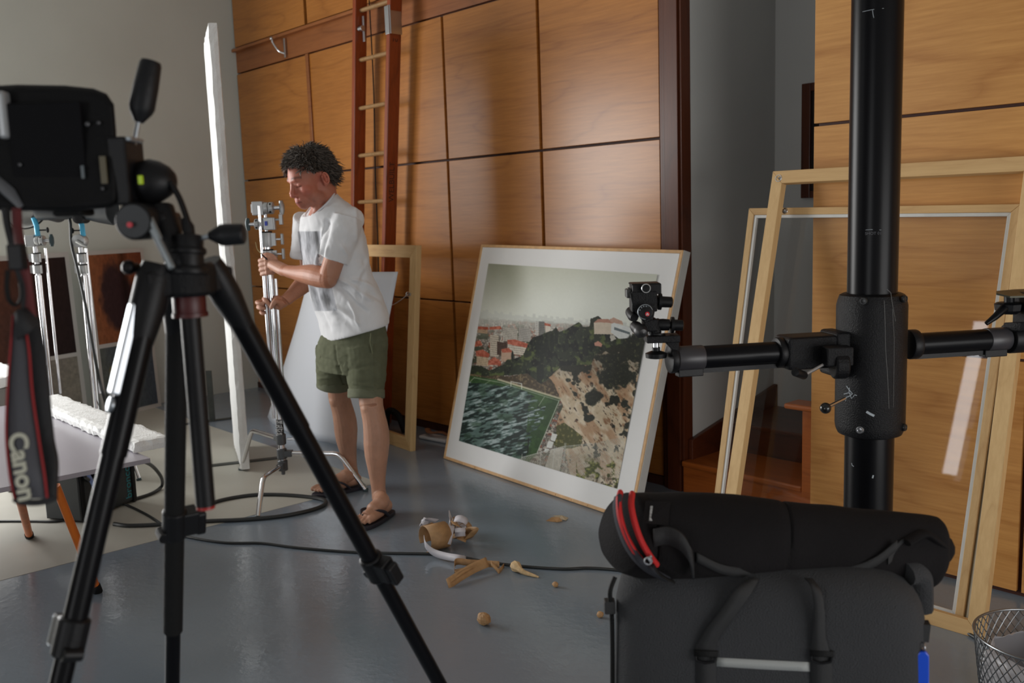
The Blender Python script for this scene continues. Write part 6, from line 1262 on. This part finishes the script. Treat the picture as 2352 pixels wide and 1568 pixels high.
# hair : a close cap and curling tufts
HAIRM=attr_mat('hair',.55,bump=.2,bscale=300,spec=.5)
hb_=MB(); vs_col=[]
def hairdir():
    while True:
        v=RNG.normal(0,1,3); v/=np.linalg.norm(v); x,y,z=v
        zz_=z; lim=.40+.06*math.sin(9*x) if y>.35 else (.40-(.35-y)*1.45 if y>-.25 else -.84)
        if y>.05 and abs(x)>.62: lim=(-.12 if y<.34 else .10)
        if zz_>lim: return v
def skull(v,k=1.): return np.array([.076*v[0],-.008+.100*v[1],.050+.090*v[2]])*k
rows_v=[];rows_f=[];cols=[]
for i in range(3600):
    v=hairdir(); x,y,z=v; p0=skull(v,.985)
    g=nrm(np.array([x*.8,y*.9,z*.7]))
    flow=np.array([x*.3,.45 if y>-.1 else -.45,-.30 if y>.2 else -.7])
    L_=(.014+.015*RNG.random())*((1.5+1.1*RNG.random()) if y<-.35 and z<-.05 else (1.55 if z>.55 else 1.15))
    if z<.0 and y>-.3: L_*=.45
    cu=nrm(np.cross(g,RNG.normal(0,1,3))); cv_=np.cross(g,cu); ph=RNG.random()*6.28; tw_=RNG.choice([-1,1])*(1.1+RNG.random()*.9)
    pts=[];p=p0.copy(); d=nrm(g*.55+flow*.8+RNG.normal(0,.35,3))
    for k in range(7):
        pts.append(p.copy()); p=p+d*L_/6; a_=ph+tw_*k; d=nrm(d*.85+flow*.16+.45*(cu*math.cos(a_)+cv_*math.sin(a_)))
        r_=np.array([p[0]/.080,(p[1]+.008)/.104,(p[2]-.05)/.094]); rn=np.linalg.norm(r_)
        if rn<1.03: p=np.array([.080*r_[0],.104*r_[1],.094*r_[2]])/rn*1.03+np.array([0,-.008,.05])
    gr=(.20*RNG.random() if (y>.25 and RNG.random()<.6) else .05*RNG.random())
    c=np.array([.042+gr*1.2,.029+gr*1.15,.019+gr*1.1])*(.45+1.1*RNG.random())
    W=[hl(*q) for q in pts]; b0=len(hb_.v); hb_.tube(W,[.0017*HS,.0020*HS,.0020*HS,.0018*HS,.0014*HS,.0010*HS,.0003],4,cap=False); cols+= [c]*(len(hb_.v)-b0)
# cap
b0=len(hb_.v); n_=48
cv=[];cf=[]
for j in range(25):
    for k in range(n_):
        th=math.pi*j/24; ph_=2*math.pi*k/n_; v=np.array([math.sin(th)*math.cos(ph_),math.sin(th)*math.sin(ph_),math.cos(th)]); x,y,z=v
        lim=.50 if y>.35 else (.50-(.35-y)*1.45 if y>-.25 else -.78)
        if y>.05 and abs(x)>.62: lim=.12 if y<.34 else .3
        k_=1.035 if z>lim else .93
        cv.append(hl(*(skull(v)*1.0*1+ (skull(v)-np.array([0,-.008,.05]))*(k_-1))))
hb_.add(cv,[(j*n_+k,(j+1)*n_+k,(j+1)*n_+(k+1)%n_,j*n_+(k+1)%n_) for j in range(24) for k in range(n_)]); cols+=[np.array([.022,.017,.014])]*(len(hb_.v)-b0)
ho=hb_.build('hair',HAIRM,man,smooth='all'); at=ho.data.color_attributes.new('col','FLOAT_COLOR','POINT'); cc_=np.array(cols); at.data.foreach_set('color',np.concatenate([cc_,np.ones((len(cc_),1))],1).ravel().astype(np.float32))
# ---- t-shirt
def ringpts(L,Rr,hc,bz,corr,n=40,e=1.,drop=0.):
    a_=HP(L[0],L[1],hc); c_=HP(Rr[0],Rr[1],hc); m_=(a_+c_)/2; ax_=(c_-a_)/2; out=[]
    for k in range(n):
        t=2*math.pi*k/n; ct,s_=math.cos(t),math.sin(t); out.append(m_+ax_*ct+HF*bz*(corr*ct+math.sqrt(1-corr*corr)*s_)+UP*drop*s_)
    return out
def loft(f,rings,n=40):
    b0=[]; 
    vs=[p for r in rings for p in r]; N=len(rings)
    f.add(vs,[(i*n+k,i*n+(k+1)%n,(i+1)*n+(k+1)%n,(i+1)*n+k) for i in range(N-1) for k in range(n)]+[tuple(range(n))[::-1],tuple((N-1)*n+k for k in range(n))])
s_=MB(); H0=4.52
RG=[((699,496),(769,446),.070,4.47),((690,494),(786,456),.115,4.49),((685,502),(812,474),.158,H0),((683,528),(834,512),.172,H0),((684,560),(846,552),.170,H0),((688,598),(853,590),.163,H0),((696,640),(862,632),.160,H0),((707,684),(879,668),.163,H0),((722,724),(893,704),.168,H0),((729,756),(898,722),.176,H0),((733,778),(898,732),.180,H0),((734,788),(898,740),.180,H0)]
loft(s_,[ringpts(a,c,h,bz,-.42,drop=(.034,.02,.01)[i] if i<3 else 0) for i,(a,c,bz,h) in enumerate(RG)])
e=smoothpath([HP(796,498,4.40),HP(788,530,4.385),HP(778,562,4.38),HP(768,594,4.385)],5); s_.tube(e,list(np.interp(np.linspace(0,1,len(e)),[0,.3,.7,1],[.072,.078,.080,.080])),28)
e=smoothpath([HP(702,500,4.66),HP(698,530,4.70),HP(693,565,4.73),HP(690,592,4.745)],5); s_.tube(e,list(np.interp(np.linspace(0,1,len(e)),[0,.5,1],[.058,.054,.052])),24)
s_.ball(HP(802,505,4.43),(.068,.07,.062),20)
def folds(co,nr):
    P=pr(co); x,y=P[:,0],P[:,1]; near=np.clip((-(nr@CF)+.2),0,1)
    n=n3(co*np.array([1,1,1]),9,3); n2=n3(co,22,3,9.)
    d=(n-.5)*.018+(n2-.5)*.008
    # drape lines: from the shoulder to the elbow crook, and pulled folds across the belly and lower back
    def ridge(ax,ay,bx,by,w_,amp):
        L_=math.hypot(bx-ax,by-ay); ux,uy=(bx-ax)/L_,(by-ay)/L_; t=(x-ax)*ux+(y-ay)*uy; s=-(x-ax)*uy+(y-ay)*ux+3.*np.sin(t*.06); return 1.7*amp*np.exp(-(s/w_)**2)*np.clip(t/12,0,1)*np.clip((L_-t)/18,0,1)
    for a in ((742,520,728,620,5,.008),(752,500,738,600,6,-.008),(775,640,860,690,5,.007),(770,655,850,720,6,-.007),(800,640,870,665,5,.006),(760,700,860,760,5,.006),(765,715,840,775,6,-.006),(850,560,832,640,6,.007),(836,590,826,700,6,-.007),(800,690,835,770,4,.006),(812,470,822,560,5,.006),(712,640,760,770,5,-.006),(700,520,706,590,5,.005),(840,670,890,700,5,-.006),(780,560,800,595,4,.004),(750,560,742,592,4,.004)): d=d+ridge(*a)*near
    hem=np.clip((780-(x-733)*.28-y)/25,.15,1); d=d*hem
    return co+nr*d[:,None]
def shirtcol(co,nr):
    P=pr(co); x,y=P[:,0],P[:,1]; C=np.tile(np.array([.74,.745,.76]),(len(co),1)); C*=(.97+.06*n3(co,30,2))[:,None]
    # faded grey photographic print on the chest, running over the belly
    A=np.array([[683,532],[737,526],[776,712],[722,716]],float)
    v=(y-530)/185.; xl=683+(722-683)*np.clip(v,0,1)**1.25*1.0; xr=737+(776-737)*np.clip(v,0,1)**1.15
    u=(x-xl)/(xr-xl); face=(nr@CF)<.12; notarm=np.linalg.norm(co-(HP(768,590,4.385)),axis=1)>.0
    sl=(x>738-(y-530)*.08)&(y<605)
    ins=(u>0)&(u<1)&(v>0)&(v<1)&face&~sl
    st=n3(np.stack([u*6,v*2.2,0*u],1),1.,4); st2=n3(np.stack([u*26,v*14,0*u],1),1.,3,4.)
    g=.42+.30*(st-.5)*2+.18*(st2-.5)*2; dark=np.exp(-((u-.78)/.10)**2)*(v<.42)+.9*np.exp(-(((u-.62)/.22)**2+((v-.86)/.10)**2))+.5*np.exp(-(((u-.15)/.12)**2+((v-.74)/.1)**2)); g=np.clip(g-.42*dark,.06,.74)
    e_=np.clip(np.minimum(np.minimum(u,1-u)/.02,np.minimum(v,1-v)/.01),0,1)
    k=(ins*e_*.9)[:,None]; return C*(1-k)+k*np.stack([g*.95,g*.98,g*1.06],1)
SHIRT=attr_mat('white_cotton',.85,bump=.15,bscale=500,spec=.2,sheen=.2)
sh_=organic(s_,'t_shirt',SHIRT,man,.0045,12,shirtcol,folds)
f=MB(); r=ringpts((699,494),(770,445),4.47,.071,-.42,drop=.034); f.tube(r+[r[0]],.0055,8,fy=1.2); f.build('collar',M('white_rib',(.72,.72,.74),.85,bump=.4,bscale=400),sh_,smooth=True)
# ---- shorts
t_=MB()
RG=[((748,740),(884,724),.135,H0),((734,770),(890,748),.150,H0),((726,785),(894,770),.158,H0),((723,800),(896,790),.165,H0),((722,830),(888,825),.165,H0),((726,852),(884,850),.160,H0)]
loft(t_,[ringpts(a,c,h,bz,-.42) for a,c,bz,h in RG])
HL=HP(841,912,4.40); HR_=HP(764,889,4.64)
e=smoothpath([HP(838,800,4.45),HP(842,860,4.42),HL],5); t_.tube(e,list(np.interp(np.linspace(0,1,len(e)),[0,1],[.108,.080])),28)
e=smoothpath([HP(774,800,4.60),HP(768,850,4.63),HR_],5); t_.tube(e,list(np.interp(np.linspace(0,1,len(e)),[0,1],[.108,.075])),28)
def sfold(co,nr):
    P=pr(co); x,y=P[:,0],P[:,1]; d=(n3(co*np.array([1,1,1.8]),11,3)-.5)*.013+(n3(co*np.array([1,1,2.]),26,2,5.)-.5)*.006
    def groove(ax,ay,bx,by,w_,amp):
        L_=math.hypot(bx-ax,by-ay); ux,uy=(bx-ax)/L_,(by-ay)/L_; t=(x-ax)*ux+(y-ay)*uy; s=-(x-ax)*uy+(y-ay)*ux; return amp*np.exp(-(s/w_)**2)*(t>0)*(t<L_)
    near=np.clip(-(nr@CF)+.2,0,1)
    d=d+near*(groove(768,792,775,840,2.5,-.004)+groove(775,840,792,885,4,-.010)+groove(855,765,858,912,1.6,.0025)+groove(848,770,852,800,3,-.004)+groove(728,870,790,862,3,.004)+groove(810,880,875,890,3,.004)+groove(800,850,870,835,4,-.004)+groove(735,820,790,838,4,-.004))
    return co+nr*d[:,None]
def scol(co,nr):
    C=np.tile(np.array([.128,.136,.086]),(len(co),1)); return C*(.85+.3*n3(co,40,3))[:,None]
OL=attr_mat('olive_cotton_twill',.9,bump=.25,bscale=420,spec=.15)
so_=organic(t_,'shorts',OL,man,.0045,3,scol,sfold)
for c,r,ax_ in ((HL,.0845,HL-HP(842,860,4.42)),(HR_,.0795,HR_-HP(768,850,4.63))):
    ax_=nrm(ax_); f=MB(); f.lathe(c-ax_*.040,ax_,[(0,r-.006),(0,r),(.004,r+.003),(.036,r+.004),(.044,r+.002),(.044,r-.004),(.036,r-.008)],48)
    f.v=[tuple(np.array(v)+.004*(n3(np.array([v])*1.,24,2)[0]-.5)*2*nrm(np.array(v)-c)) for v in f.v]; f.build('rolled_cuff',M('olive_cuff',(.138,.147,.094),.9,bump=.3,bscale=420,noise=.12,nscale=30),so_,smooth='all')
f=MB(); P=[HP(852,765,4.33),HP(850,785,4.325),HP(856,812,4.335)]; f.tube(P,.003,6); f.build('pocket_welt',M('olive_seam',(.15,.16,.09),.9),so_)
# ---- flip-flops
NAVY=M('dark_navy_rubber',(.018,.016,.026),.6,bump=.2,bscale=120)
for (heel,toe,d,w_),an,lab in ((ftA,LAN,'left'),(ftB,RAN,'right')):
    z0=np.array([heel[0],heel[1],0]); out=[]
    for k in range(40):
        a=2*math.pi*k/40; u_=.5-.5*math.cos(a); x_=-.014+(.292)*u_; wd=.033+.016*math.sin(math.pi*u_**1.3)-.004*math.sin(2*math.pi*u_); wd*=min(1,math.sqrt(max(0,1-(2*u_-1)**6))*1.02); out.append(z0+d*x_+w_*(math.copysign(wd,math.sin(a)) if abs(math.sin(a))>1e-6 else 0))
    root=man; f=MB(); f.poly([p+UP*.0015 for p in out],UP,.0185); fl_=f.build('flip_flop',NAVY,root,bevel=.004,seg=3)
    tz=z0+d*.205+w_*.020; f=MB(); 
    for sd_ in (1,-1):
        P=smoothpath([tz+UP*.024,tz-d*.010+UP*.052+w_*sd_*.004,tz-d*.035+UP*.066+w_*sd_*.022,z0+d*.125+w_*sd_*.046+UP*.058,z0+d*.085+w_*sd_*.050+UP*.022],5); f.tube(P,[.005]*5+[.0075]*16,8,fy=.7)
    f.build('strap',NAVY,fl_,smooth=True)
# sliver of tape held at the left hand's thumb
tw=thing('tape_wire','thin yellowed wire with black tip pinched at the upper fist of the man','wire',HP(592,560,4.70))
f=MB(); f.tube(smoothpath([HP(587,556,4.68),HP(591,572,4.67),HP(601,583,4.655),HP(612,595,4.66)],5),.0022,6); f.build('wire',M('yellowed_wire',(.30,.22,.08),.5),tw,smooth=True)
f=MB(); f.tube([HP(601,584,4.654),HP(614,596,4.652)],.0038,8); f.build('black_tip',BLACKP,tw,smooth=True)
